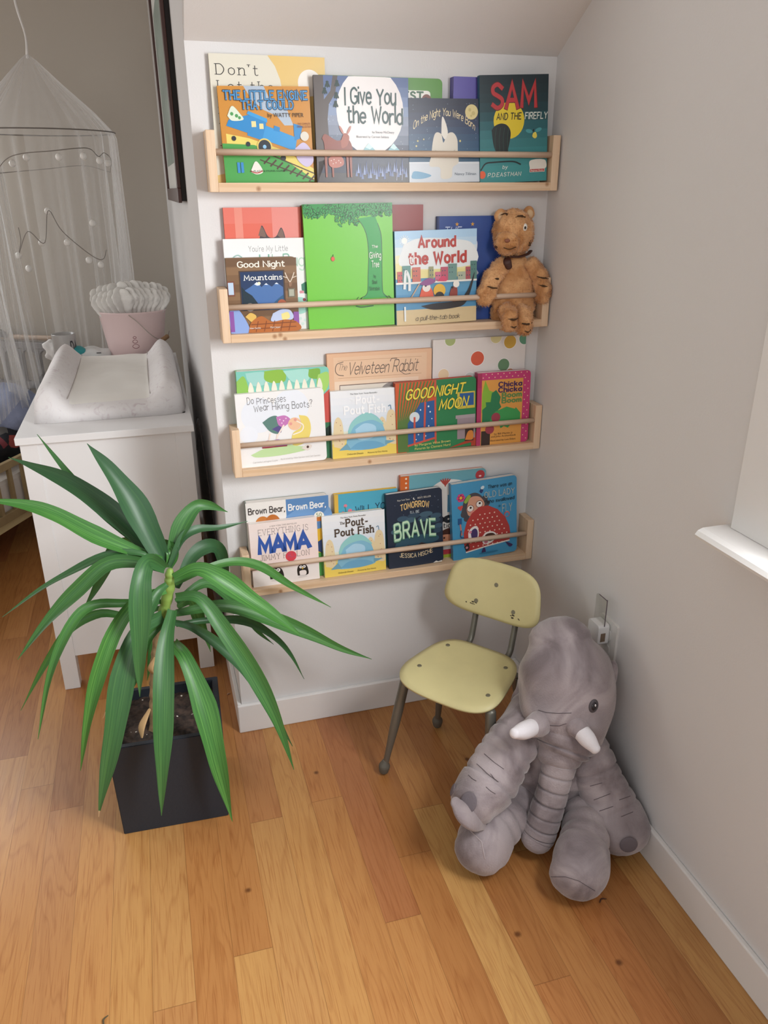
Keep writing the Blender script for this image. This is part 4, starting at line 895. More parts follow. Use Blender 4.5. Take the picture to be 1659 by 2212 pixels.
def a_tall(a):
    a.rect(0, 0, .10, 1, '#c8642c'); a.ells([(.065, .97-.05*k, .012) for k in range(18)], '#ead8c4', 8)
    a.blob([(.30, .72), (.34, .82), (.46, .90), (.62, .91), (.76, .86), (.84, .74), (.84, 0), (.30, 0)], '#dad6d0')
    for r in (-.9, -.45, 0, .45, .9): a.ell(.52+.03*r, .885, .010, '#a8443c', rv=.05, rot=-r*.8)
    a.ell(.93, .93, .055, '#b03a40'); a.ell(.93, .918, .016, '#e8c8c4', rv=.010)
    a.rect(.55, .54, .66, .74, '#4f88a8'); a.text('oo', .42, .60, .43, .09, '#262a30', 'b', bold=.09); a.text('istian', .45, .64, .36, .055, '#3a3a3c', 's', weight=.9)
    a.blob([(.45, .22), (.52, .32), (.62, .32), (.62, .18), (.48, .16)], '#c98a6c'); a.blob([(.44, .26), (.50, .33), (.60, .35), (.62, .28), (.52, .28)], '#4a2c24'); a.ells([(.52, .24, .012)], '#2a2020', 8)
    a.blob([(.44, .02), (.46, .16), (.62, .18), (.62, 0)], '#d8dcdc'); a.rect(.44, .04, .66, .10, '#b03a44'); a.rect(.44, 0, .66, .04, '#9fae3a')
def a_lady(a):
    dome = [(.20, .10), (.17, .22), (.17, .36), (.22, .50), (.30, .60), (.42, .67), (.55, .67), (.70, .60), (.82, .48), (.88, .36), (.90, .24), (.88, .16)]
    a.blob([(.14, .62), (.20, .80), (.34, .86), (.46, .80), (.50, .68), (.44, .6), (.30, .58), (.20, .54)], '#4c4a50'); a.ells([(.53, .70, .05), (.50, .76, .05), (.18, .60, .05), (.22, .54, .045)], '#4c4a50', 14)
    a.blob([(.22, .66), (.28, .80), (.42, .80), (.50, .70), (.44, .62), (.32, .57), (.25, .58)], '#d09a80')
    a.ells([(.28, .665, .055), (.42, .705, .055)], '#6a3430', 18); a.ells([(.28, .665, .047), (.42, .705, .047)], '#e9e4de', 18); a.ells([(.285, .675, .017), (.425, .715, .017)], '#2a2624', 10); a.line([(.36, .63), (.39, .635)], .008, '#8a4038', False)
    a.ells([(.31, .61, .03)], '#d88a80', 12)
    a.poly(dome, '#b2403c'); rnd = random.Random(9)
    a.ells([(.24+.075*i+.035*(j % 2), .16+.058*j, .011) for j in range(9) for i in range(9) if ((.24+.075*i+.035*(j % 2)-.53)/.345)**2+((.16+.058*j-.2)/.44)**2 < .9], '#ecd4c4', 8)
    a.line([(.20, .10), (.54, .14), (.88, .165)], .016, '#ece6de', False)
    a.ells([(.14+.035*math.cos(k*1.05), .82+.03*math.sin(k*1.05), .03) for k in range(6)], '#d0487c', 10); a.ells([(.14, .82, .022)], '#e8b43c', 10); a.blob([(.18, .76), (.25, .84), (.29, .82), (.22, .74)], '#8fb04a')
    a.ells([(.11, .70, .022), (.145, .705, .022)], '#d0504c', 10); a.poly([(.09, .695), (.165, .70), (.135, .655)], '#d0504c')
    a.rect(.085, .48, .145, .56, '#2c5a8c'); a.line([(.12, .48), (.13, .40), (.14, .34)], .018, '#c47a6c'); a.line([(.13, .40), (.12, .32), (.17, .30)], .014, '#3c4c6c')
    a.blob([(.42, .87), (.46, .90), (.48, .87), (.45, .84)], '#2c3c6c'); a.ell(.47, .91, .03, '#cfe0e8', rv=.02, rot=.6)
    a.blob([(.24, .26), (.24, .36), (.30, .42), (.38, .42), (.40, .30), (.33, .24)], '#ece4e0'); a.blob([(.29, .26), (.28, .36), (.34, .40), (.38, .36), (.37, .27)], '#4a3a6a'); a.ells([(.27, .36, .022)], '#d88aa0', 10)
    a.blob([(.44, .24), (.50, .32), (.62, .32), (.68, .26), (.6, .18), (.48, .17)], '#ece4e0'); a.blob([(.46, .24), (.52, .30), (.62, .30), (.66, .25), (.58, .20)], '#4c342c'); a.ells([(.51, .20, .03)], '#c87a8c', 12)
    a.blob([(.17, .18), (.23, .22), (.25, .15), (.20, .12)], '#3a2c2c'); a.ells([(.21, .165, .02)], '#c98a94', 8)
    a.text('There was an', .55, .92, .885, .042, '#22323c', 's', weight=.85, shear=.1); a.text('OLD LADY', .50, .96, .775, .072, '#a9b6b4', 's', weight=.85); a.text('who swallowed', .53, .955, .70, .042, '#22323c', 's', weight=.95, shear=.1); a.text('a', .715, .735, .63, .03, '#22323c', 's', weight=.9); a.text('FLY', .77, .92, .555, .10, '#a9b6b4', 's', weight=.8)
    a.blob([(.43, .05), (.46, .12), (.49, .12), (.50, .05)], '#43305c'); a.blob([(.81, .16), (.86, .14), (.93, .10), (.88, .08)], '#43305c'); a.ell(.55, .055, .15, '#3478a0', rv=.012)
    a.ells([(.84, .52, .045)], '#d0605c', 12); a.ells([(.84, .515, .032)], '#4795c0', 12)
book(3, .0485, .2565, .222, .027, .009, .023, '#e6e3de', '#7a8478', 'board', 'board book with white and blue halves behind the pale pink book', a_brown)
book(3, .2740, .4420, .216, .018, .015, .014, '#4fa6c0', '#d8b04a', label='turquoise book with pink flowers and a yellow spine', art=a_will)
book(3, .4500, .6890, .247, .018, .014, .014, '#69a3b0', '#c8642c', 'board', 'teal board book with a dotted orange spine, behind the navy book', a_tall)
book(3, .0525, .2235, .173, .043, .012, .014, '#ebdcd6', '#e2d2cc', 'board', 'pale pink book with big blue letters and a red ball', a_mama, roll=-.01)
book(3, .2375, .4030, .169, .042, .056, .014, '#dfe4e9', '#d8cf9c', 'board', 'pale board book with brown title between the pink and navy books', lambda a: fish_cover(a, '#4f4238', '#4f4a46'), roll=-.01)
book(3, .4120, .5650, .211, .042, .042, .015, '#242e40', '#1c2432', 'board', 'navy blue book with pale green block lettering', a_brave, roll=-.035)
book(3, .5935, .7805, .222, .043, .035, .019, '#4795c0', '#3a80a8', 'board', 'bright blue book with a red polka dot dress, right end of lowest shelf', a_lady, roll=-.05)

# ------------------------------------------------------------------ plush tiger on the second shelf
def tiger():
    T = thing('plush_tiger', 'orange plush tiger cub with a brown ribbon sitting on the second shelf', 'plush toy', (0.733, -0.026, SH_Z[1]+TH))
    fur = plush_mat('tiger_fur', '#b67e4c', '#dcaa78', 26); brown = mat('#4a3626', 0.9, 0.2, name='stripe_fur'); rib = mat('#43241c', 0.5, 0.4, name='ribbon')
    R = [];
    bm = bmesh.new(); tube(bm, [(0, 0, .012), (0.002, -.001, .05), (.002, 0, .095), (.0, 0, .125), (-.002, 0, .148)], [.056, .058, .047, .038, .026], n=40, seg=40, flat=1.0, lump=.006, lscale=55)
    for v in bm.verts: v.co.y *= .42
    for v in bm.verts: v.co += v.co.normalized()*0.005*noise.noise(v.co*190)
    bmesh.ops.recalc_face_normals(bm, faces=bm.faces); link('body', bm, fur, T, True)
    bm = bmesh.new(); ellipsoid(bm, (-.010, -.004, .200), (.050, .037, .053), seg=64, lump=.005, lscale=60)
    ellipsoid(bm, (-.034, -.026, .180), (.032, .024, .027), seg=32, lump=.003, lscale=70)
    for v in bm.verts: v.co += (v.co-Vector((-.01, 0, .2))).normalized()*0.0045*noise.noise(v.co*190)
    head = link('head', bm, fur, T, True)
    for s, x, z in ((-1, -.044, .238), (1, .028, .243)):
        bm = bmesh.new(); ellipsoid(bm, (x, .0, z), (.015, .008, .016), seg=20, lump=.002, lscale=90); ear = link('ear', bm, fur, head, True)
        bm = bmesh.new(); ellipsoid(bm, (x, -.006, z-.001), (.009, .004, .010), seg=16); link('ear_lining', bm, mat('#d9b890', 0.9), ear, True)
    for x, y, z in ((.002, -.039, .214),):
        bm = bmesh.new(); ellipsoid(bm, (x, y, z), (.0058, .0035, .0085), seg=16); eye = link('eye', bm, mat('#e4e0d8', 0.2), head, True)
        bm = bmesh.new(); ellipsoid(bm, (x-.0006, y-.0028, z-.001), (.0027, .0016, .0036), seg=12); link('pupil', bm, mat('#1d1512', 0.15), eye, True)
    bm = bmesh.new(); ellipsoid(bm, (-.046, -.050, .186), (.007, .003, .0045), seg=14); link('nose', bm, mat('#8c5640', 0.7), head, True)
    bm = bmesh.new(); tube(bm, [(-.052, -.046, .170), (-.040, -.052, .167), (-.022, -.047, .171)], [.0010]*3, n=8, seg=6); link('mouth', bm, brown, head)
    def stripes(L, name, par):
        for a, b, c, r in L:
            bm = bmesh.new(); tube(bm, [a, b, c], [r*.4, r, r*.4], n=8, seg=8, lump=.002, lscale=150); link(name, bm, brown, par, True)
    stripes([((.012, -.033, .196), (.022, -.028, .187), (.020, -.030, .172), .0025), ((.018, -.030, .200), (.029, -.022, .188), (.026, -.024, .172), .0025), ((-.022, -.037, .236), (-.012, -.036, .239), (.004, -.033, .236), .002), ((-.050, -.010, .240), (-.040, -.020, .244), (-.034, -.022, .238), .002)], 'stripe', head)
    for s, pts, rr in ((-1, [(-.036, -.006, .128), (-.062, -.014, .100), (-.080, -.020, .068), (-.085, -.022, .052)], [.020, .022, .022, .019]), (1, [(.040, -.006, .128), (.060, -.018, .098), (.066, -.026, .066), (.064, -.026, .050)], [.019, .021, .020, .016])):
        bm = bmesh.new(); tube(bm, pts, rr, n=28, seg=28, lump=.005, lscale=60, seed=s)
        for v in bm.verts: v.co.y = max(v.co.y, -.036) if s < 0 else v.co.y
        for v in bm.verts: v.co += Vector((noise.noise(v.co*230), noise.noise(v.co*230+Vector((5, 5, 5))), noise.noise(v.co*230+Vector((9, 2, 4)))))*0.0025
        bmesh.ops.recalc_face_normals(bm, faces=bm.faces); arm = link('arm', bm, fur, T, True)
        p0 = Vector(pts[1]); p1 = Vector(pts[2])
        stripes([((p.x-.016, p.y-.014, p.z+.004), (p.x, p.y-.023, p.z), (p.x+.016, p.y-.014, p.z-.002), .0022) for p in (p0, p0.lerp(p1, .6))], 'stripe', arm)
    for s, pts in ((-1, [(-.022, -.006, .024), (-.030, -.038, .022), (-.032, -.058, .012), (-.032, -.060, -.004)]), (1, [(.018, -.006, .018), (.010, -.040, .014), (.006, -.060, .002), (.004, -.062, -.016)])):
        bm = bmesh.new(); tube(bm, pts, [.024, .020, .019, .019], n=24, seg=24, lump=.005, lscale=60, seed=3+s)
        for v in bm.verts: v.co += Vector((noise.noise(v.co*230), noise.noise(v.co*230+Vector((5, 5, 5))), noise.noise(v.co*230+Vector((9, 2, 4)))))*0.0025
        bmesh.ops.recalc_face_normals(bm, faces=bm.faces); leg = link('leg', bm, fur, T, True)
        e = Vector(pts[-1]); stripes([((e.x-.013, e.y-.016, e.z+.016), (e.x, e.y-.0195, e.z+.014), (e.x+.012, e.y-.016, e.z+.017), .0022), ((e.x-.006, e.y-.018, e.z-.002), (e.x+.003, e.y-.019, e.z-.004), (e.x+.010, e.y-.016, e.z), .0022)], 'stripe', leg)
    bm = bmesh.new()
    tube(bm, [(-.030, -.016, .150), (-.005, -.022, .147), (.022, -.018, .152), (.036, -.006, .158)], [.0055]*4, n=16, seg=10, flat=.5)
    tube(bm, [(-.030, -.018, .150), (-.045, -.026, .160), (-.060, -.026, .170)], [.006, .011, .008], n=10, seg=10, flat=.35)
    tube(bm, [(-.028, -.020, .148), (-.034, -.030, .138), (-.030, -.032, .126)], [.005, .010, .008], n=10, seg=10, flat=.4)
    bmesh.ops.recalc_face_normals(bm, faces=bm.faces); link('ribbon', bm, rib, T, True)
tiger()
def shag(o, n, L, wd, seed=1, droop=.6):
    """short tufts of pile as thin blades standing on the part's own surface"""
    rnd = random.Random(seed); me = o.data; bm = bmesh.new(); bm.from_mesh(me); bm.faces.ensure_lookup_table()
    A = [f.calc_area() for f in bm.faces]; fs = rnd.choices(list(bm.faces), A, k=n); jobs = []
    for f in fs:
        vs = [v.co for v in f.verts]; w_ = [rnd.random() for _ in vs]; t = sum(w_); p = sum((v*a for v, a in zip(vs, w_)), Vector())/t; jobs.append((p, f.normal.copy()))
    for p, nrm in jobs:
        rv = Vector((rnd.uniform(-1, 1), rnd.uniform(-1, 1), rnd.uniform(-1, 1))); d = (nrm*.9+rv*.55+Vector((0, 0, -droop))).normalized(); s_ = d.cross(rv).normalized()*wd; l = L*rnd.uniform(.6, 1.2)
        bm.faces.new([bm.verts.new(q) for q in (p-s_-nrm*.0005, p+s_-nrm*.0005, p+d*l)])
    bm.to_mesh(me); bm.free()
for o in list(bpy.data.objects):
    if o.parent and o.parent.name == 'plush_tiger' and o.name.split('.')[0] in ('body', 'head', 'arm', 'leg'):
        shag(o, {'body': 5200, 'head': 3600}.get(o.name, 2200), .0055, .0006, hash(o.name) % 97 if False else len(o.name))

# ------------------------------------------------------------------ child's chair
def chair():
    F = Vector((-.78, -.626, 0)).normalized(); S = Vector((.626, -.78, 0)).normalized()
    C = Vector((.515, -.325, 0))
    T = thing('school_chair', "worn pale yellow child's school chair with grey metal legs", 'chair', (C.x, C.y, 0))
    yel = mat('#d1c793', 0.42, 0.5, var=.04, vscale=14, name='cream_laminate'); steel = mat('#77756c', 0.42, 0.5, 0.55, name='grey_tube'); stud = mat('#84806c', 0.45, 0.5, 0.4, name='stud'); dark = mat('#3b3328', 0.8)
    L = lambda s, f, z: S*s+F*f+Vector((0, 0, z))
    def shell(fn, th, outline, nrm):
        """closed thin slab over a rounded outline; fn(u,v)->point, grid by rings from the centre"""
        bm = bmesh.new(); K = 9; n = len(outline); top = []; bot = []
        for side, off in ((top, 0.0), (bot, -th)):
            c = bm.verts.new(fn(0, 0)+nrm*off)
            rings = []
            for k in range(1, K+1):
                sc = k/K
                if k == K: sc = 1.0-(0.0 if True else 0)
                rings.append([bm.verts.new(fn(u*sc, v*sc)+nrm*(off if k < K else off+(-th*.28 if side is top else th*.28))) for u, v in outline])
            side.append(c); side.append(rings)
        for side, fl in ((top, False), (bot, True)):
            c, rings = side
            for i in range(n):
                j = (i+1) % n
                bm.faces.new((c, rings[0][j], rings[0][i]) if fl else (c, rings[0][i], rings[0][j]))
                for k in range(K-1):
                    q = (rings[k][i], rings[k+1][i], rings[k+1][j], rings[k][j]); bm.faces.new(tuple(reversed(q)) if fl else q)
        a, b = top[1][-1], bot[1][-1]
        for i in range(n): j = (i+1) % n; bm.faces.new((a[i], b[i], b[j], a[j]))
        bmesh.ops.recalc_face_normals(bm, faces=bm.faces)
        for f in bm.faces: f.smooth = True
        return bm
    def superell(pts_w, n=64, p=3.6):
        out = []
        for k in range(n):
            a = 2*PI*k/n; c, s = math.cos(a), math.sin(a)
            out.append((math.copysign(abs(c)**(2/p), c), math.copysign(abs(s)**(2/p), s)))
        return out
    O = superell(None)
    def seat_fn(u, v):                                   # u across, v to the front
        hw = .128+.016*v
        z = .312+.012*v*v*(-1 if v > 0 else 0)*1.2+.010*(u*u)*(.6)-.004+.010*max(0, -v)**2
        return L(u*hw, .117*v+.006, z)
    seat = link('seat', shell(seat_fn, .012, O, Vector((0, 0, 1))), yel, T)
    bc = C*0
    nb = (F*.96+Vector((0, 0, .28))).normalized(); ub = (Vector((0, 0, .96))-F*.28).normalized()
    B0 = L(-.005, -.163, .452)
    def back_fn(u, v):
        hw = .130-.012*v
        return B0+S*(u*hw)+ub*(.073*v)+nb*(.020*u*u)
    back = link('backrest', shell(back_fn, .011, O, nb), yel, T)
    def studs(par, L2, nrm):
        for p in L2:
            bm = bmesh.new(); r = bmesh.ops.create_cone(bm, cap_ends=True, segments=18, radius1=.0058, radius2=.005, depth=.0016)
            Q = nrm.to_track_quat('Z', 'Y').to_matrix().to_4x4(); Q.translation = p+nrm*.0006; bmesh.ops.transform(bm, matrix=Q, verts=bm.verts); link('stud', bm, stud, par)
    studs(seat, [seat_fn(u, v) for u, v in ((-.70, -.62), (-.72, .35), (.72, -.55), (.74, .45))], Vector((0, 0, 1)))
    studs(back, [back_fn(u, v) for u, v in ((0, .22), (-.34, -.52), (.44, -.52))], nb)
    rnd = random.Random(5)
    for (u, v) in ((-.42, -.62), (.50, -.68)):             # chipped varnish under the backrest studs
        bm = bmesh.new()
        for k in range(7):
            p = back_fn(u+rnd.uniform(-.10, .10), v+rnd.uniform(-.06, .06))+nb*.0004; s1 = rnd.uniform(.001, .004); s2 = rnd.uniform(.0006, .0014)
            vs = [bm.verts.new(p+S*a+ub*b) for a, b in ((-s1, -s2), (s1, -s2*1.5), (s1*.7, s2), (-s1, s2*1.3))]; bm.faces.new(vs)
        o = link('worn_chips', bm, dark, back)
    # legs: front pair splayed, thick above and thin below, with rubber bulbs
    legs = [(-.112, .085, -.150, .118), (.122, .085, .150, .118), (-.10, -.075, -.135, -.115), (.108, -.075, .138, -.115)]
    for (s0, f0, s1, f1) in legs:
        top = L(s0, f0, .286); foot = L(s1, f1, .030)
        leg = newtube('leg', [top, top.lerp(foot, .45), top.lerp(foot, .8), foot], [.0125, .0125, .0088, .0075], steel, T, n=16, seg=14)
        newtube('rubber_foot', [L(s1, f1, .040), L(s1+(s1-s0)*.05, f1+(f1-f0)*.05, .026), L(s1+(s1-s0)*.08, f1+(f1-f0)*.08, .012)], [.0085, .0145, .0125], mat('#5f5a50', 0.6), leg, n=10, seg=16)
    for s in (-.055, .058):                                # bent uprights carrying the backrest
        newtube('back_upright', [L(s, -.01, .296), L(s, -.09, .294), L(s, -.135, .305), L(s, -.150, .34), L(s-.0, -.166, .40), L(s, -.184, .47)], [.0078]*6, steel, T, n=28, seg=12)
    bm = bmesh.new(); 
    for f in (.075, -.07): tube(bm, [L(-.105, f, .294), L(.112, f, .294)], [.008, .008], n=4, seg=10)
    link('cross_tube', bm, steel, T, True)
    return T
chair()

# ------------------------------------------------------------------ plush elephant
def elephant():
    T = thing('plush_elephant', 'large grey plush elephant slumped against the right wall beside the yellow chair', 'plush toy', (.66, -.52, 0))
    O = Vector((.66, -.52, 0)); fur = plush_mat('elephant_plush', '#7c7174', '#afa4a6', 9); pad = mat('#726a6f', 0.9, 0.2, bump=.3, bscale=250, name='dark_plush'); white = mat('#e6e2e6', 0.7, 0.3, bump=.2, bscale=300, name='white_plush'); sole = plush_mat('sole_plush', '#8a7f82', '#a09596', 9)
    def part(name, path, radii, par=T, m=fur, **kw):
        kw.setdefault('n', 44); kw.setdefault('seg', 36)
        bm = bmesh.new(); tube(bm, [Vector(p)-O for p in path], radii, **kw)
        bmesh.ops.recalc_face_normals(bm, faces=bm.faces)
        for v in bm.verts:
            if v.co.z < .001: v.co.z = .001
            if v.co.x > W-.005-O.x: v.co.x = W-.005-O.x
        return link(name, bm, m, par, True)
    cr = lambda n, a=.08, b=.92, d=.006, w=.012: [(a+(b-a)*k/(n-1), d*(1+.3*math.sin(k*2.1)), w) for k in range(n)]
    body = part('body', [(.70, -.45, .30), (.69, -.48, .22), (.675, -.51, .12), (.665, -.53, .075)], [.07, .10, .115, .09], lump=.022, lscale=9)
    head = part('head', [(.690, -.476, .448), (.688, -.500, .405), (.680, -.532, .340), (.667, -.560, .290), (.650, -.582, .256), (.640, -.590, .238)], [.072, .100, .106, .095, .070, .050], n=60, seg=48, lump=.010, lscale=12, creases=[(.74, .006, .010), (.86, .008, .010)], upv=Vector((0, -1, 0.2)))
    trunk = part('trunk', [(.648, -.588, .262), (.635, -.604, .215), (.618, -.618, .160), (.600, -.628, .105), (.584, -.634, .062), (.578, -.636, .050)], [.047, .038, .035, .036, .038, .037], par=head, n=120, creases=cr(9, .06, .92, .0065, .0075), lump=.003, lscale=20)
    # ears hang beside the head on both sides
    for s, c, r, rz in ((-1, at(1134, 1512, -.462), (.016, .034, .070), .6), (1, at(1308, 1500, -.535), (.020, .040, .088), -.5)):
        bm = bmesh.new(); ellipsoid(bm, Vector(c)-O, r, Matrix.Rotation(rz, 3, 'Z') @ Matrix.Rotation(.12*s, 3, 'Y'), 32, .014, 14, s)
        for v in bm.verts:
            if v.co.x > W-.005-O.x: v.co.x = W-.005-O.x
        link('ear', bm, fur, head, True)
    # tusks
    for q in (((1168, 1562, -.585), (1140, 1576, -.615), (1112, 1584, -.640)), ((1238, 1560, -.615), (1262, 1588, -.648), (1286, 1618, -.676))):
        A, B, Cc = [at(*p) for p in q]
        slv = part('tusk_sleeve', [A.lerp(B, -.25), A.lerp(B, .25), A.lerp(B, .62)], [.024, .026, .021], par=head, n=14, seg=24, lump=.004, lscale=30)
        part('tusk', [A.lerp(B, .45), B.lerp(Cc, .3), Cc], [.0185, .0185, .0115], par=head, m=white, n=20, seg=24)
    # eye on the side turned to the light
    def eye(p, nrm):
        nrm = Vector(nrm).normalized(); Q = nrm.to_track_quat('Z', 'Y').to_matrix()
        bm = bmesh.new(); ellipsoid(bm, Vector(p)-O, (.0115, .0150, .004), Q @ Matrix.Rotation(-.3, 3, 'Z'), 20); e = link('eye', bm, mat('#4d474b', 0.5), head, True)
        bm = bmesh.new(); ellipsoid(bm, Vector(p)-O+nrm*.003, (.0065, .0095, .003), Q @ Matrix.Rotation(-.3, 3, 'Z'), 16); link('pupil', bm, mat('#262124', 0.15), e, True)
        bm = bmesh.new(); ellipsoid(bm, Vector(p)-O+nrm*.0058+Q @ Vector((.0015, .003, 0)), (.002, .003, .001), Q, 10); link('glint', bm, mat('#dcdadc', 0.3), e, True)
    return T, O, part, cr, fur, pad, sole, eye, body, head
T, O, part, cr, fur, pad, sole, eye, body, head = elephant()
def rayhit(px, py, obj_names, push=0.0):
    """where the photo's line of sight meets already built parts (used to seat eyes and patches on the fur)"""
    d = (FW + RT*((px-829.5)/FPX) - UP*((py-1106)/FPX)).normalized(); best = None
    bpy.context.view_layer.update()
    for o in obj_names:
        mw = o.matrix_world; inv = mw.inverted()
        ok, loc, nrm, _ = o.ray_cast(inv @ CAM, (inv.to_3x3() @ d).normalized())
        if ok:
            q = mw @ loc
            if best is None or (q-CAM).length < (best[0]-CAM).length: best = (q, (mw.to_3x3() @ nrm).normalized())
    return best
armL = part('front_leg', [(.615, -.485, .285), (.572, -.530, .262), (.520, -.560, .225), (.468, -.588, .185), (.437, -.605, .168)], [.044, .054, .059, .063, .056], lump=.007, lscale=16, creases=cr(5, .30, .70, .0055, .012))
armR = part('front_leg', [(.700, -.520, .265), (.722, -.580, .215), (.735, -.615, .165), (.752, -.652, .108), (.764, -.690, .068)], [.040, .049, .054, .059, .059], lump=.008, lscale=16, creases=cr(5, .30, .76, .0055, .012))
legL = part('hind_leg', [(.630, -.530, .085), (.560, -.560, .078), (.500, -.595, .070), (.455, -.625, .064), (.436, -.640, .062)], [.052, .052, .056, .062, .056], lump=.007, lscale=16, creases=cr(3, .3, .55, .006, .02))
legR = part('hind_leg', [(.715, -.560, .085), (.700, -.622, .086), (.668, -.682, .080), (.632, -.733, .070), (.606, -.764, .066)], [.050, .050, .052, .061, .057], lump=.007, lscale=16, creases=cr(4, .25, .6, .006, .02))
def patch(px, py, par, r1, r2, rot=0.0, th=.0035, m=pad, name='toe_patch'):
    h = rayhit(px, py, [par])
    if not h: return
    p, n = h; Q = n.to_track_quat('Z', 'Y').to_matrix()
    bm = bmesh.new(); ellipsoid(bm, p-O, (r1, r2, th), Q @ Matrix.Rotation(rot, 3, 'Z'), 24); link(name, bm, m, par, True)
patch(1012, 1733, armL, .019, .022); patch(978, 1706, armL, .010, .016)
patch(1358, 1825, armR, .019, .021)
part('sole', [at(984, 1734, -.632), at(1001, 1755, -.645), at(1022, 1770, -.648), at(1042, 1780, -.640)], [.014, .025, .025, .013], par=armL, m=sole, n=20, seg=28, flat=.55)
def seam(pts, objs, par, r=.0009, m=None):
    P = []
    for a, b in zip(pts[:-1], pts[1:]):
        for k in range(6):
            h = rayhit(a[0]+(b[0]-a[0])*k/6, a[1]+(b[1]-a[1])*k/6, objs)
            if h: P.append(h[0]+h[1]*.0002-O)
    if len(P) > 3:
        bm = bmesh.new(); tube(bm, P, [r]*len(P), n=len(P)*2, seg=6); link('seam', bm, m or mat('#5f5559', 0.9), par, True)
seam([(1163, 1534), (1180, 1539), (1205, 1541), (1240, 1540)], [head], head, .0008)
seam([(1172, 1560), (1190, 1567), (1208, 1568), (1226, 1562)], [head], head, .0008)
seam([(1017, 1795), (1040, 1818), (1049, 1862)], [legL], legL, .0014, mat('#b0a4a6', 0.9))
seam([(1190, 1894), (1222, 1894), (1251, 1903), (1270, 1915), (1288, 1926)], [legR], legR, .0006)
for i in range(5):
    x0, y0, x1, y1 = ((1046, 1628, 1092, 1664), (1030, 1650, 1078, 1690), (1012, 1674, 1030, 1688), (1060, 1672, 1078, 1690), (1050, 1700, 1072, 1716))[i]
    seam([(x0, y0), ((x0+x1)/2-1, (y0+y1)/2+1), (x1, y1)], [armL], armL, .0007)
for i in range(5):
    x0, y0, x1, y1 = ((1275, 1698, 1305, 1690), (1283, 1728, 1325, 1712), (1295, 1752, 1330, 1740), (1338, 1728, 1366, 1718), (1342, 1764, 1372, 1752))[i]
    seam([(x0, y0), (x1, y1)], [armR], armR, .0007)
h = rayhit(1282, 1525, [head])
if h: eye(h[0], h[1])

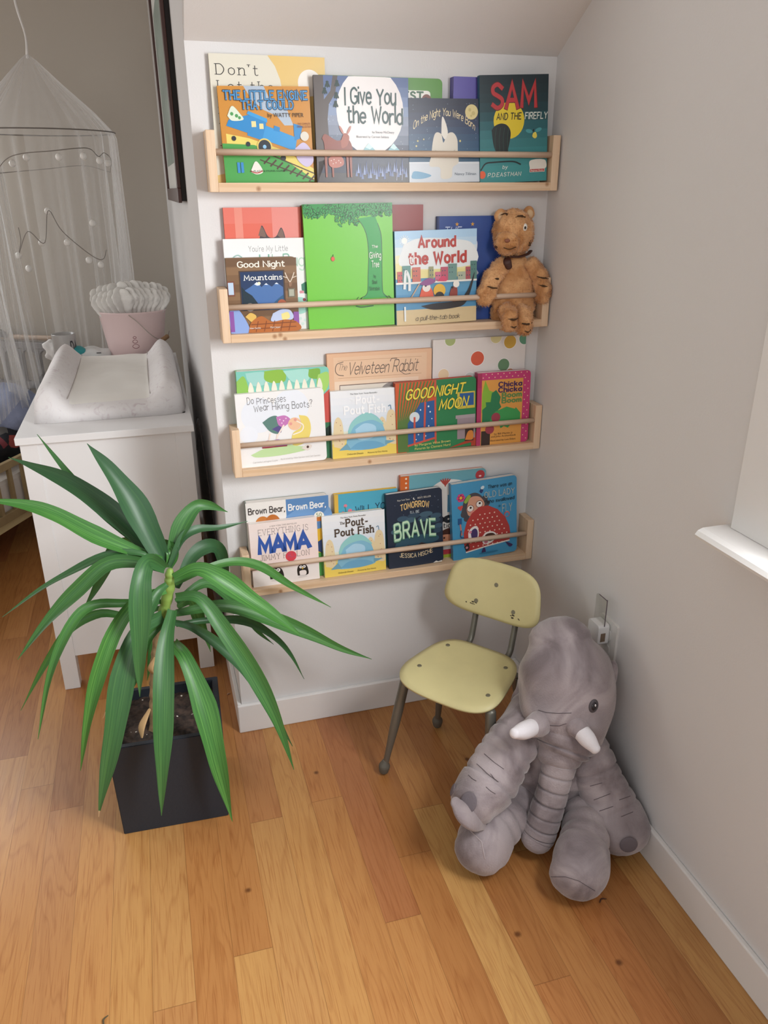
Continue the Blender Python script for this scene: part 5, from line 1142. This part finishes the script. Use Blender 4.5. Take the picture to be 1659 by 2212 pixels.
# ------------------------------------------------------------------ potted plant
def plant():
    T = thing('potted_yucca', 'leafy green yucca in a square charcoal pot on the wood floor', 'potted plant', (-.19, -.205, 0))
    O = Vector((-.19, -.205, 0)); pot = mat('#272c34', 0.55, 0.4, bump=.15, bscale=120, name='charcoal_pot')
    x0, x1, y0, y1, h = -.128, .125, -.112, .118, .250
    bm = bmesh.new(); R = lambda e, z: [bm.verts.new((x0+e if i in (0, 3) else x1-e, y0+e if i < 2 else y1-e, z)) for i in range(4)]
    a, b, c, d = R(.006, 0), R(0, h), R(.014, h), R(.016, .20)
    for P, Q in ((a, b), (b, c), (c, d)):
        for i in range(4): bm.faces.new((P[i], P[(i+1) % 4], Q[(i+1) % 4], Q[i]))
    bm.faces.new(list(reversed(a))); bm.faces.new(d)
    bmesh.ops.recalc_face_normals(bm, faces=bm.faces); bmesh.ops.bevel(bm, geom=[e for e in bm.edges], offset=.0015, segments=2, affect='EDGES'); 
    o = link('pot', bm, pot, T); o.rotation_euler = (0, 0, -.035)
    N = NT('potting_soil'); tc = N.n('ShaderNodeTexCoord'); v = N.n('ShaderNodeTexVoronoi'); v.inputs['Scale'].default_value = 85; N.l(tc.outputs['Object'], v.inputs['Vector'])
    wn = N.n('ShaderNodeSeparateColor'); N.l(v.outputs['Color'], wn.inputs[0])
    spk = N.math('MULTIPLY', N.math('LESS_THAN', v.outputs['Distance'], .22), N.math('GREATER_THAN', wn.outputs[0], .86))
    nz = N.n('ShaderNodeTexNoise'); nz.inputs['Scale'].default_value = 60; N.l(tc.outputs['Object'], nz.inputs['Vector'])
    base = N.ramp(nz.outputs['Fac'], [(.35, '#241c18'), (.65, '#4a3a31')]); N.l(N.mix(spk, base, lin('#d4cdc2')), N.b.inputs['Base Color']); N.b.inputs['Roughness'].default_value = .95
    bm = bmesh.new(); bmesh.ops.create_grid(bm, x_segments=60, y_segments=60, size=1)
    for q in bm.verts:
        q.co.x = (x0+x1)/2+q.co.x*(x1-x0-.029)/2; q.co.y = (y0+y1)/2+q.co.y*(y1-y0-.029)/2; q.co.z = .226+noise.noise(q.co*28)*.006+noise.noise(q.co*110)*.004
    o = link('soil', bm, N.M, T, True); o.rotation_euler = (0, 0, -.035)
    stem = [Vector(p)-O for p in ((-.222, -.235, .215), (-.212, -.222, .30), (-.198, -.205, .40), (-.172, -.200, .50), (-.150, -.205, .575), (-.144, -.21, .625))]
    newtube('trunk', stem[:4], [.013, .012, .012, .012], mat('#9c8360', 0.8, bump=.6, bscale=60, var=.25, vscale=60, name='dry_stem'), T, n=30, seg=14, creases=[(k/12, .002, .02) for k in range(13)], lump=.003, lscale=50)
    newtube('crown', stem[3:5]+[Vector((-.1445, -.2075, .616))-O], [.013, .013, .010], mat('#7f9d4a', 0.45, var=.25, vscale=30, name='leaf_sheath'), T, n=24, seg=14, creases=[(k/5, .002, .04) for k in range(6)])
    hp = [Vector(p)-O for p in ((-.226, -.238, .285), (-.245, -.262, .262), (-.248, -.275, .240))]
    newtube('dry_leaf', hp, [.004, .009, .003], mat('#c7a273', 0.8, name='dried_leaf'), T, n=12, seg=10, flat=.3)
    newtube('dry_leaf', [Vector(p)-O for p in ((-.205, -.215, .36), (-.212, -.226, .385), (-.200, -.222, .410))], [.003, .007, .003], mat('#c7a273', 0.8, name='dried_leaf'), T, n=12, seg=10, flat=.3)
    LM = leaf_mat(); DRY = mat('#b89a72', 0.8, name='dried_tip')
    def leaf(ctrl, wpx, dry=0.0, face=(0, -.62, .78), prof=None):
        """ctrl: (px, py, depth y) along the midrib from base to tip; wpx: full width in photo px (about 1 mm each)"""
        P = [at(px, py, y)-O for px, py, y in ctrl]; n = 26
        pts = catmull(P, n); bm = bmesh.new(); uvl = bm.loops.layers.uv.new('UVMap'); rows = []
        cum = [0.0]
        for i in range(n): cum.append(cum[-1]+(pts[i+1]-pts[i]).length)
        D = (pts[n//2]+O-CAM).length; hw = wpx*D/FPX*.5*.92
        fv = Vector(face).normalized(); last = None
        tcam = (CAM-(pts[n//2]+O)).normalized(); fv = (fv*.55+tcam*.45).normalized()
        for i in range(n+1):
            t = cum[i]/cum[-1]
            tg = (pts[min(i+1, n)]-pts[max(i-1, 0)]).normalized(); s = tg.cross(fv)
            if s.length < .25 and last: s = last.copy()
            s.normalize()
            if last: s = (s*.6+last*.4).normalized()
            last = s; nn = s.cross(tg)
            if nn.dot(fv) < 0: nn = -nn
            wd = hw*min(1.0, .46+1.5*t)*(1-max(0, (t-.42)/.58)**1.5)*(1.0)
            wd = max(wd*(1+.05*math.sin(t*17+wpx)), .0006)
            tw = .22*math.sin(t*5.1+wpx*1.7+ctrl[-1][0]*.05)*min(1, t*2); s = (s*math.cos(tw)+nn*math.sin(tw)).normalized(); nn = s.cross(tg)*(1 if s.cross(tg).dot(nn) > 0 else -1)
            row = []
            for k, (q, ch) in enumerate(((-1, .42), (-.5, .15), (0, 0), (.5, .15), (1, .42))):
                row.append((bm.verts.new(pts[i]+s*(wd*q)+nn*(wd*ch)), (k/4, t*cum[-1]*3)))
            rows.append(row)
        for i in range(n):
            for k in range(4):
                q = (rows[i][k], rows[i][k+1], rows[i+1][k+1], rows[i+1][k]); f = bm.faces.new([a[0] for a in q]); f.smooth = True
                for lp, a in zip(f.loops, q): lp[uvl].uv = a[1]
                if cum[i]/cum[-1] > 1-dry: f.material_index = 1
        return link('leaf', bm, [LM, DRY], T)
    c = (366, 1232, -.21)
    # upright and left-reaching leaves
    leaf([(358, 1222, -.205), (305, 1120, -.19), (240, 1020, -.16), (188, 958, -.13)], 62)
    leaf([(352, 1218, -.20), (245, 1112, -.15), (150, 1042, -.08), (60, 1003, -.02), (18, 988, 0)], 46)
    leaf([(345, 1205, -.19), (250, 1130, -.12), (170, 1050, -.05), (80, 938, .02)], 24, face=(0, -.9, .3))
    leaf([(348, 1212, -.21), (215, 1162, -.19), (120, 1113, -.16), (50, 1090, -.14), (-50, 1078, -.12)], 40)
    leaf([(355, 1216, -.21), (300, 1195, -.21), (235, 1198, -.20), (150, 1238, -.18), (85, 1275, -.17), (5, 1333, -.16)], 19, face=(0, -.4, .9))
    leaf([(355, 1232, -.21), (300, 1216, -.22), (232, 1220, -.22), (165, 1278, -.22), (100, 1345, -.22), (38, 1425, -.22)], 36)
    leaf([(358, 1220, -.18), (300, 1175, -.12), (250, 1185, -.08), (225, 1235, -.06), (202, 1280, -.05), (177, 1322, -.05)], 32, face=(.3, -.9, .2))
    leaf([(352, 1300, -.20), (270, 1303, -.21), (200, 1308, -.23), (155, 1350, -.25), (110, 1455, -.27), (82, 1597, -.29)], 24, face=(-.3, -.6, .6))
    leaf([(352, 1312, -.18), (280, 1330, -.16), (215, 1326, -.15), (150, 1360, -.15), (98, 1435, -.15), (45, 1535, -.15)], 20, face=(-.3, -.6, .6))
    leaf([(357, 1228, -.22), (320, 1212, -.26), (303, 1265, -.30), (302, 1375, -.32), (302, 1505, -.33)], 50, face=(0, -1, .15))
    leaf([(358, 1275, -.22), (300, 1295, -.26), (250, 1360, -.29), (215, 1455, -.31), (190, 1560, -.32), (174, 1665, -.32)], 36, face=(-.3, -.9, .2))
    leaf([(350, 1330, -.22), (298, 1365, -.27), (268, 1450, -.31), (242, 1600, -.35), (220, 1720, -.36), (213, 1765, -.36)], 52, .05, face=(-.1, -1, .1))
    leaf([(360, 1340, -.22), (316, 1385, -.25), (282, 1480, -.27), (240, 1520, -.27), (222, 1552, -.27)], 24, .08, face=(-.1, -1, .1))
    leaf([(372, 1318, -.22), (358, 1390, -.28), (352, 1510, -.34), (350, 1650, -.38), (349, 1762, -.39)], 48, .015, face=(0, -1, .1))
    leaf([(375, 1390, -.22), (402, 1425, -.27), (440, 1525, -.32), (472, 1650, -.36), (502, 1775, -.38)], 52, .02, face=(.1, -1, .15))
    leaf([(380, 1290, -.22), (430, 1292, -.25), (480, 1355, -.28), (545, 1450, -.30), (595, 1550, -.32), (635, 1663, -.33)], 42, .02, face=(.2, -.8, .5))
    leaf([(378, 1345, -.21), (420, 1358, -.22), (480, 1400, -.22), (550, 1470, -.23), (632, 1612, -.24)], 30, face=(.2, -.8, .5))
    leaf([(376, 1250, -.22), (425, 1230, -.24), (472, 1248, -.26), (545, 1300, -.27), (605, 1340, -.27), (657, 1378, -.27)], 46, face=(0, -.6, .8))
    leaf([(378, 1262, -.20), (440, 1232, -.17), (505, 1215, -.15), (565, 1226, -.13), (630, 1266, -.12), (715, 1312, -.11)], 24, face=(0, -.4, .9))
    leaf([(380, 1325, -.20), (480, 1310, -.19), (570, 1332, -.18), (660, 1365, -.18), (740, 1402, -.18), (803, 1424, -.18)], 36, .03, face=(0, -.7, .7))
    leaf([(380, 1350, -.19), (450, 1340, -.17), (530, 1342, -.15), (590, 1375, -.13), (628, 1415, -.12), (657, 1467, -.12)], 20, face=(0, -.7, .7))
    leaf([(366, 1222, -.20), (386, 1150, -.19), (418, 1098, -.17), (448, 1090, -.16), (492, 1106, -.14)], 38, face=(-.4, -.8, .3))
    leaf([(366, 1224, -.21), (392, 1165, -.20), (425, 1144, -.19), (475, 1140, -.17), (535, 1126, -.15)], 20, face=(0, -.7, .7))
    leaf([(380, 1270, -.18), (415, 1205, -.12), (450, 1180, -.09), (476, 1190, -.07), (487, 1235, -.06), (491, 1300, -.06)], 34, face=(-.3, -.9, .3))
    leaf([(382, 1310, -.18), (412, 1296, -.12), (432, 1345, -.09), (447, 1380, -.08), (455, 1408, -.08)], 30, face=(0, -1, .2))
    leaf([(380, 1300, -.17), (450, 1260, -.12), (520, 1310, -.10), (556, 1362, -.09), (591, 1392, -.09)], 28, face=(0, -.8, .6))
    leaf([(360, 1262, -.22), (340, 1280, -.24), (318, 1325, -.26), (300, 1400, -.27)], 28, face=(-.1, -1, .1))
    leaf([(362, 1300, -.18), (345, 1340, -.16), (330, 1400, -.15), (318, 1470, -.15)], 26, face=(0, -1, .1))
    leaf([(366, 1226, -.205), (372, 1190, -.20), (345, 1170, -.17), (338, 1182, -.16)], 30, face=(0, -1, .1))
plant()

# ------------------------------------------------------------------ changing table and the things on it
def changing_table():
    T = thing('changing_table', 'white changing table on square legs beside the bookshelf wall', 'changing table', (-.27, .345, 0))
    ox, oy = -.27, .345
    newbox('top', -.502-ox, -.042-ox,   .330-oy, 1.42-oy, .775, .795, WHITE, T, .0015)
    for x in (-.494, -.094):
        for y in (.345, 1.36): newbox('leg', x-ox, x+.044-ox, y-oy, y+.044-oy, .0005, .775, WHITE, T, .001)
    newbox('side_panel', -.452-ox, -.092-ox, .3485-oy, .366-oy, .111, .775, WHITE, T)
    newbox('side_panel', -.452-ox, -.092-ox, 1.375-oy, 1.39-oy, .111, .775, WHITE, T)
    newbox('back_panel', -.060-ox, -.054-ox, .389-oy, 1.36-oy, .111, .775, WHITE, T)
    newbox('bottom_board', -.452-ox, -.060-ox, .366-oy, 1.36-oy, .111, .13, WHITE, T)
    for i in range(3): newbox('drawer', -.486-ox, -.468-ox, .392-oy, 1.357-oy, .145+.207*i, .345+.207*i, WHITE, T, .001)
    return T
changing_table()
def changing_pad():
    N = NT('floral_pad'); tc = N.n('ShaderNodeTexCoord'); v = N.n('ShaderNodeTexNoise'); v.inputs['Scale'].default_value = 34; v.inputs['Detail'].default_value = 5; v.inputs['Distortion'].default_value = 1.6
    N.l(tc.outputs['Object'], v.inputs['Vector']); c = N.ramp(v.outputs['Fac'], [(.28, '#d6cbcd'), (.42, '#e8e4e4'), (.6, '#e9e5e4'), (.74, '#dcd3d5')]); N.l(c, N.b.inputs['Base Color']); N.b.inputs['Roughness'].default_value = .85
    T = thing('changing_pad', 'padded white changing pad with raised sides on the white table', 'changing pad', (-.262, .84, .7955))
    ox, oy = -.265, .84; bm = bmesh.new(); nx, ny = 46, 60; Lx, Ly = .211, .385
    def prof(u): a = abs(u); q = max(0, min(1, (a-.48)/.32)); return .050+.056*q*q*(3-2*q)
    G = []
    for j in range(ny+1):
        row = []
        for i in range(nx+1):
            u = -1+2*i/nx; vv = -1+2*j/ny
            # rounded plan
            x = u*Lx*(1-.03*max(0, abs(vv)-.8)*5); y = vv*Ly*(1-.03*max(0, abs(u)-.75)*4)
            z = prof(u); e = max(abs(u)**8, abs(vv)**14); z = z*(1-e)**.5 if e < 1 else 0
            z += .004*noise.noise(Vector((x*14, y*10, 0)))*(1-e)+.0035*noise.noise(Vector((x*6, y*30, 3)))*(1-e)*(1 if abs(u) < .5 else .2)
            if vv < -.9: z *= 1
            row.append(bm.verts.new((x, y, max(z, .0))))
        G.append(row)
    for j in range(ny):
        for i in range(nx): bm.faces.new((G[j][i], G[j][i+1], G[j+1][i+1], G[j+1][i])).smooth = True
    bm.faces.new([G[0][i] for i in range(nx+1)]+[G[j][nx] for j in range(1, ny+1)]+[G[ny][i] for i in range(nx-1, -1, -1)]+[G[j][0] for j in range(ny-1, 0, -1)])
    for f in bm.faces:
        q = f.calc_center_median()
        if abs(q.x) < .112 and abs(q.y) < .345: f.material_index = 1
    bmesh.ops.recalc_face_normals(bm, faces=bm.faces); link('pad', bm, [N.M, mat('#efece6', 0.85, bump=.15, bscale=30, name='cream_towelling')], T)
    # stitched centre seams
    for s in (-1, 1):
        newtube('seam', [(s*.113, -.33, .054), (s*.110, 0, .054), (s*.113, .34, .054)], [.0012]*3, mat('#b5aca6', 0.8), T, n=12, seg=6)
changing_pad()

def caddy():
    C = Vector((-.187, 1.320, .7955))
    T = thing('diaper_bucket', 'oval pink metal bucket with a wire handle behind the changing pad', 'bucket', C)
    pink = mat('#dfc6c4', 0.45, 0.5, name='pink_enamel'); bm = bmesh.new(); n = 56; rings = []
    prof = [(.092, .0), (.094, .002), (.108, .09), (.121, .178), (.1235, .181), (.1235, .186), (.120, .185), (.105, .09), (.091, .004)]
    for r, z in prof: rings.append([bm.verts.new((r*math.cos(2*PI*k/n), r*.72*math.sin(2*PI*k/n), z)) for k in range(n)])
    for i in range(len(rings)-1):
        for k in range(n): bm.faces.new((rings[i][k], rings[i][(k+1) % n], rings[i+1][(k+1) % n], rings[i+1][k])).smooth = True
    bm.faces.new(list(reversed(rings[0]))); bm.faces.new(rings[-1])
    mk = mat('#7a2f3c', 0.4); 
    def sy(x, z): r = .092+(.121-.092)*z/.178; return -math.sqrt(max(0, 1-(x/r)**2))*r*.72-.0008
    for cx, cz, rx, rz in ((.0, .062, .0115, .0075), (-.001, .080, .0085, .006), (-.001, .095, .0055, .004)):
        P = [(cx+rx*math.cos(2*PI*k/20), sy(cx+rx*math.cos(2*PI*k/20), cz+rz*math.sin(2*PI*k/20)), cz+rz*math.sin(2*PI*k/20)) for k in range(21)]
        tube(bm, P, [.0009]*21, n=40, seg=5, mi=1, round_cap=False)
    bmesh.ops.recalc_face_normals(bm, faces=bm.faces); link('bucket_body', bm, [pink, mk], T)
    h = newtube('handle', [(-.012, -.091, .178), (.02, -.104, .150), (.06, -.102, .105), (.095, -.080, .080), (.116, -.043, .080), (.127, .0, .10)], [.0018]*6, mat('#b0a49c', 0.3, 0.5, .7), T, n=30, seg=8)
    newtube('grip', [(.090, -.087, .078), (.116, -.070, .092)], [.0085, .0085], mat('#8a6a4a', 0.6), h, n=6, seg=14)
    # the packed diapers
    dm = mat('#e2dfda', 0.85, 0.2, bump=.5, bscale=70, name='diaper_paper'); base = None
    rnd = random.Random(3)
    for row, (yy, cnt) in enumerate(((-.022, 13), (.024, 12))):
        for k in range(cnt):
            t = (k-(cnt-1)/2)/((cnt-1)/2); x = t*.098
            if base is None:
                bm = bmesh.new()
                tube(bm, [(0, 0, -.012), (0, 0, .004), (0, -.002, .040), (0, -.002, .064)], [.012, .022, .034, .024], n=24, seg=24, flat=1.0, lump=.006, lscale=55)
                for v in bm.verts: v.co.x *= .34
                bmesh.ops.recalc_face_normals(bm, faces=bm.faces); o = link('diaper', bm, dm, None, True); base = o
            else:
                o = base.copy(); COL.objects.link(o)
            o.location = C+Vector((x, yy, .186+rnd.uniform(-.004, .006)+(.016 if row else 0)-.012*t*t)); o.rotation_euler = (rnd.uniform(-.06, .06)+(-.06 if row == 0 else .06), .52*t, .95*(1 if t > -.3 else -1)+rnd.uniform(-.15, .15))
            tag(o, 'folded white diaper packed upright in the pink bucket', 'diaper', 'folded diapers in the pink bucket')
caddy()
def mug():
    T = thing('mug', 'grey mug with dark letters left of the pink bucket', 'mug', (-.440, 1.31, .7955))
    bm = bmesh.new(); n = 40; prof = [(.036, 0), (.040, .004), (.042, .108), (.0415, .112), (.0385, .111), (.037, .01)]; rings = []
    for r, z in prof: rings.append([bm.verts.new((r*math.cos(2*PI*k/n), r*math.sin(2*PI*k/n), z)) for k in range(n)])
    for i in range(len(rings)-1):
        for k in range(n): bm.faces.new((rings[i][k], rings[i][(k+1) % n], rings[i+1][(k+1) % n], rings[i+1][k])).smooth = True
    bm.faces.new(list(reversed(rings[0]))); bm.faces.new(rings[-1])
    Q, wd = stroke_text('DA', .9, gap=1.6)
    for q, j in Q:
        vs = []
        for x, y in q:
            a = -.95+x*.075; vs.append(bm.verts.new((.0425*math.cos(a), .0425*math.sin(a), .045+y*.0068)))
        f = bm.faces.new(vs); f.material_index = 1
    bmesh.ops.recalc_face_normals(bm, faces=bm.faces); link('cup', bm, [mat('#b2b0ae', 0.25), mat('#35353a', 0.4)], T)
    newtube('handle', [(0, .040, .09), (0, .064, .085), (0, .066, .04), (0, .039, .025)], [.006]*4, mat('#c6c4c2', 0.25), T, n=16, seg=10)
mug()
T = thing('wipes_packet', 'soft white and teal wipes packet beside the mug', 'wipes packet', (-.348, 1.315, .7955))
bm = bmesh.new(); ellipsoid(bm, (0, 0, .028), (.075, .052, .030), None, 36, .012, 24, 2)
for v in bm.verts: v.co.z = max(v.co.z, .0005)
link('packet', bm, mat('#dcdedd', 0.35), T, True)
bm = bmesh.new(); ellipsoid(bm, (-.048, -.010, .042), (.034, .036, .022), None, 28, .006, 30, 3); link('teal_label', bm, mat('#2f9fa6', 0.4), T, True)
bm = bmesh.new(); box(bm, .018, .034, -.048, -.045, .040, .043); link('pull_mark', bm, mat('#4a4a4c', 0.5), T)
o = bmesh.new(); ellipsoid(o, (0, 0, .04), (.024, .026, .048), None, 32, .022, 40, 6)
for v in o.verts: v.co.z = max(v.co.z, .0005)
tag(link('tissue', o, mat('#e4e2e0', 0.9), None, True, (-.490, 1.345, .7955)), 'crumpled white tissue left of the grey mug at the table edge', 'tissue')
tag(newtube('power_cord', [(-.036, .40, .70), (-.030, .338, .800), (-.026, .334, .79), (-.018, .334, .66), (-.010, .336, .45), (-.008, .34, .012)], [.0022]*6, mat('#17171a', 0.5), None, n=40, seg=8), 'thin black cord hanging beside the changing table', 'cord')

# framed picture on the return wall
T = thing('framed_picture', 'dark brown framed picture hanging on the alcove side wall', 'picture', (0, .76, 1.365))
fb = mat('#452720', 0.4, 0.5, name='mahogany')
y0, y1, z1 = -.37, .37, .62
bm = bmesh.new()
for a, b, c, d in ((y0, y1, 0, .035), (y0, y1, z1-.035, z1), (y0, y0+.035, .035, z1-.035), (y1-.035, y1, .035, z1-.035)): box(bm, -.022, -.013, a, b, c, d, 0, .0015)
link('frame', bm, fb, T)
bm = bmesh.new(); box(bm, -.0150, -.0135, y0+.035, y1-.035, .035, z1-.035); link('mat_board', bm, mat('#e2e1dc', 0.6), T)
bm = bmesh.new(); box(bm, -.0156, -.0151, y0+.10, y1-.10, .10, z1-.10); link('print', bm, mat('#8b9a90', 0.6, var=.3, vscale=9), T)
bm = bmesh.new(); box(bm, -.0180, -.0172, y0+.035, y1-.035, .035, z1-.035); link('glass', bm, clear_mat('picture_glass', '#ffffff', .10), T)
newbox('backing_board', -.0128, -.0005, y0+.003, y1-.003, .004, z1-.004, mat('#1d1a19', 0.8), T)  # backing coloured black to stand for the shaded gap behind the frame

# ------------------------------------------------------------------ bed canopy and its lights
def canopy():
    A = at(58, 117, 1.56); cx, cy = A.x, 1.56; zr = at(58, 285, 1.56).z; R = at(246, 290, 1.56).x-cx
    T = thing('bed_canopy', 'sheer white bed canopy hanging from the ceiling over the bed', 'canopy', (cx, cy, zr))
    net = net_mat(); bm = bmesh.new(); n = 160; zt = A.z-zr; rings = []
    def fold(k, amp): return 1+amp*(math.sin(k*2*PI/n*17)+.6*math.sin(k*2*PI/n*29+1))
    levels = [(.012, zt), (.10, zt*.93), (.40, zt*.62), (.75, zt*.28), (.985, 0.0), (1.0, -.02), (.985, -.25), (.97, -.5), (.93, -.75), (.86, -1.0), (.80, -1.25)]
    for li, (r, z) in enumerate(levels):
        amp = .0 if li < 1 else (.02 if li < 5 else .03+.02*(li-5))
        rings.append([bm.verts.new((R*r*fold(k, amp)*math.cos(2*PI*k/n), R*r*fold(k, amp)*math.sin(2*PI*k/n)*.8, z)) for k in range(n)])
    for i in range(len(rings)-1):
        for k in range(n):
            a = 360*k/n
            if i >= 5 and (190 < a < 262): continue                       # drawn open towards the room
            bm.faces.new((rings[i][k], rings[i][(k+1) % n], rings[i+1][(k+1) % n], rings[i+1][k])).smooth = True
    # one edge of the net gathered into a loose drape towards the room
    LE = catmull([at(-60, 330, 1.30), at(-42, 560, 1.27), at(-10, 930, 1.22)], 24); RE = catmull([at(2, 345, 1.30), at(44, 560, 1.27), at(98, 800, 1.24)], 24); rows = []
    for i, (a, b) in enumerate(zip(LE, RE)):
        row = []
        for k in range(49):
            p = a.lerp(b, k/48); p = p+Vector((0, .018*math.sin(k*1.9)+.010*math.sin(k*.83+i*.1), 0))-Vector((cx, cy, zr)); row.append(bm.verts.new(p))
        rows.append(row)
    for i in range(24):
        for k in range(48): bm.faces.new((rows[i][k], rows[i][k+1], rows[i+1][k+1], rows[i+1][k])).smooth = True
    link('net', bm, net, T)
    P = [(R*1.02*math.cos(2*PI*k/48), R*.82*math.sin(2*PI*k/48), 0) for k in range(49)]
    newtube('hoop', P, [.0021]*49, mat('#6b6560', 0.5), T, n=96, seg=8, round_cap=False)
    newtube('cord', [(0, 0, zt-.01), (.004, 0, zt+.06), (-.012, 0, zt+.16), (-.008, 0, zt+.3), (-.01, 0, 2.75-zr)], [.005, .003, .004, .003, .003], mat('#e2dfdc', 0.8), T, n=30, seg=8)
    # fairy lights inside
    S = thing('string_light', 'string of small frosted bulbs looped inside the sheer canopy', 'string light', (cx, cy, zr))
    O = Vector((cx, cy, zr))
    L1 = [at(x, y, d)-O for x, y, d in ((-10, 375, .98), (12, 345, .96), (45, 332, .93), (110, 326, .90), (170, 320, .91), (195, 322, .95), (213, 338, .98), (225, 330, 1.41), (240, 345, 1.49), (238, 372, 1.51))]
    L2 = [at(x, y, d)-O for x, y, d in ((40, 492, .98), (45, 520, .97), (42, 545, .97), (60, 500, .95), (96, 525, .93), (104, 455, .92), (135, 500, .92), (195, 550, .93), (222, 560, .97), (230, 540, 1.41))]
    L3 = [at(x, y, d)-O for x, y, d in ((238, 372, 1.51), (180, 358, 1.71), (100, 365, 1.77), (20, 372, 1.71), (-10, 375, .98))]
    wire = mat('#7a746e', 0.5)
    for L in (L1, L2, L3): newtube('wire', L, [.0013]*len(L), wire, S, n=60, seg=6)
    bulb = mat('#e6e3de', 0.35, name='frosted_bulb')
    for x, y, d in ((27, 353, 1.36), (57, 340, 1.34), (127, 339, 1.31), (180, 337, 1.33), (215, 347, 1.39), (233, 352, 1.45), (103, 456, 1.33), (90, 524, 1.34), (145, 524, 1.33), (40, 552, 1.38), (62, 580, 1.37), (192, 562, 1.34), (218, 572, 1.38), (200, 482, 1.36)):
        p = at(x, y, d)-O; bm = bmesh.new(); ellipsoid(bm, p, (.0112, .0112, .0122), None, 18); link('bulb', bm, bulb, S, True)
canopy()

# ------------------------------------------------------------------ the bed in the alcove
def bed():
    ang = math.radians(-28); P0 = Vector((-.755, 1.245, 0))
    T = thing('toddler_bed', 'low toddler bed with a grey arched headboard in the alcove', 'bed', P0, (0, 0, ang))
    # local y runs along the side rail towards the headboard, local x to the right of the rail
    wood = mat('#8f7a55', 0.6, var=.1, vscale=20, name='bed_wood'); grey = mat('#737172', 0.6, name='grey_paint')
    y1 = .56
    bm = bmesh.new()
    box(bm, -.02, 0, -1.0, y1, .20, .235, 0, .002); box(bm, -.02, 0, -1.0, y1, .40, .43, 0, .002)
    for k in range(20): yy = -.95+k*.08; box(bm, -.016, -.004, yy, yy+.018, .235, .40)
    link('side_rail', bm, wood, T)
    newbox('mattress', -.72, -.025, -1.0, y1-.02, .20, .36, mat('#c9c2ba', .9, bump=.3, bscale=40), T, .02)
    newbox('base_board', -.72, -.022, -1.0, y1, .16, .20, mat('#cbb98a', .7), T)
    bm = bmesh.new()
    def slot(x0, x1): return x0, x1
    top = .80; xs0 = -.62
    box(bm, -.72, .02, y1, y1+.022, .20, .26); box(bm, -.72, .02, y1, y1+.022, .60, .63); box(bm, -.72, .02, y1, y1+.022, top-.03, top, 0, .004)
    k = 0; x = -.72
    while x < .02:
        box(bm, x, x+.018, y1, y1+.022, .26, top-.03)
        # small arch between uprights
        for s in range(6):
            a0 = PI*s/6; a1 = PI*(s+1)/6; r = .0325; c = x+.018+.0325
            pts = [(c+r*math.cos(a0), .735+r*math.sin(a0)), (c+r*math.cos(a1), .735+r*math.sin(a1)), (c+r*math.cos(a1), top-.028), (c+r*math.cos(a0), top-.028)]
            prism(bm, pts, y1+.002, y1+.020, lambda u, v, d: Vector((u, d, v)))
        x += .083
    bmesh.ops.recalc_face_normals(bm, faces=bm.faces); link('headboard', bm, grey, T)
    bm = bmesh.new(); tube(bm, [(-.34, y1+.01, top+.018), (.05, y1+.01, top+.018)], [.011, .011], n=6, seg=12); link('top_rail', bm, mat('#a08a76', .5), T)
    bm = bmesh.new(); tube(bm, [(-.36, y1+.0, top+.024), (-.30, y1, top+.034), (-.26, y1, top+.026)], [.012, .018, .012], n=10, seg=12); link('strap', bm, mat('#262324', .6), T)
    for x in (-.70, -.03):
        for yy in (-.98, y1-.04): newbox('leg', x, x+.03, yy, yy+.03, .0005, .16, wood, T)
    def loc(x, y, z): return P0+Matrix.Rotation(ang, 3, 'Z') @ Vector((x, y, z))
    bm = bmesh.new(); ellipsoid(bm, (0, 0, .10), (.14, .13, .10), None, 36, .03, 9, 2)
    tag(link('cushion', bm, mat('#7f87a0', .9, bump=.6, bscale=90, var=.12, vscale=20, name='blue_plush'), None, True, loc(-.16, .37, .46)), 'round blue grey plush cushion by the headboard', 'cushion')
    N = NT('dark_floral'); tc = N.n('ShaderNodeTexCoord'); v = N.n('ShaderNodeTexVoronoi'); v.inputs['Scale'].default_value = 22; N.l(tc.outputs['Object'], v.inputs['Vector']); sc = N.n('ShaderNodeSeparateColor'); N.l(v.outputs['Color'], sc.inputs[0])
    N.l(N.ramp(sc.outputs[0], [(.0, '#17181d'), (.68, '#1f2026'), (.72, '#8f3a40'), (.80, '#a8572c'), (.88, '#b8b0a4'), (.93, '#1b1c22')]), N.b.inputs['Base Color']); N.b.inputs['Roughness'].default_value = .9
    bm = bmesh.new(); ellipsoid(bm, (0, 0, .07), (.26, .20, .085), None, 40, .05, 8, 5)
    tag(link('blanket', bm, N.M, None, True, loc(-.30, .20, .365)), 'dark floral blanket bunched on the toddler bed', 'blanket', 'blankets on the toddler bed')
    bm = bmesh.new(); ellipsoid(bm, (0, 0, .07), (.185, .24, .10), None, 40, .05, 7, 9)
    tag(link('blanket', bm, mat('#a39c98', .9, var=.15, vscale=18, bump=.4, bscale=40, name='grey_blanket'), None, True, loc(-.17, -.10, .345)), 'grey white blanket heaped near the bed rail', 'blanket', 'blankets on the toddler bed')
bed()

# small scraps on the floor
for (px, py, L_, r, lab, c) in ((494, 1500, .010, .6, 'tiny pale leaf scrap on the floor beside the pot', '#c9a58c'), (228, 2204, .016, 1.2, 'short dark twig on the floor at the bottom edge', '#4d4630'), (1302, 1946, .018, .3, 'small brown crumb strip beside the elephant foot', '#4a2a18')):
    p = at_z(px, py, 0); bm = bmesh.new(); tube(bm, [(-L_/2, 0, .0015), (0, L_*.2, .0022), (L_/2, -L_*.1, .0015)], [.0012, .0015, .0008], n=8, seg=6)
    o = link('plant_scrap', bm, mat(c, .8), None, True, (p.x, p.y, 0.0002)); o.rotation_euler.z = r; tag(o, lab, 'scrap')
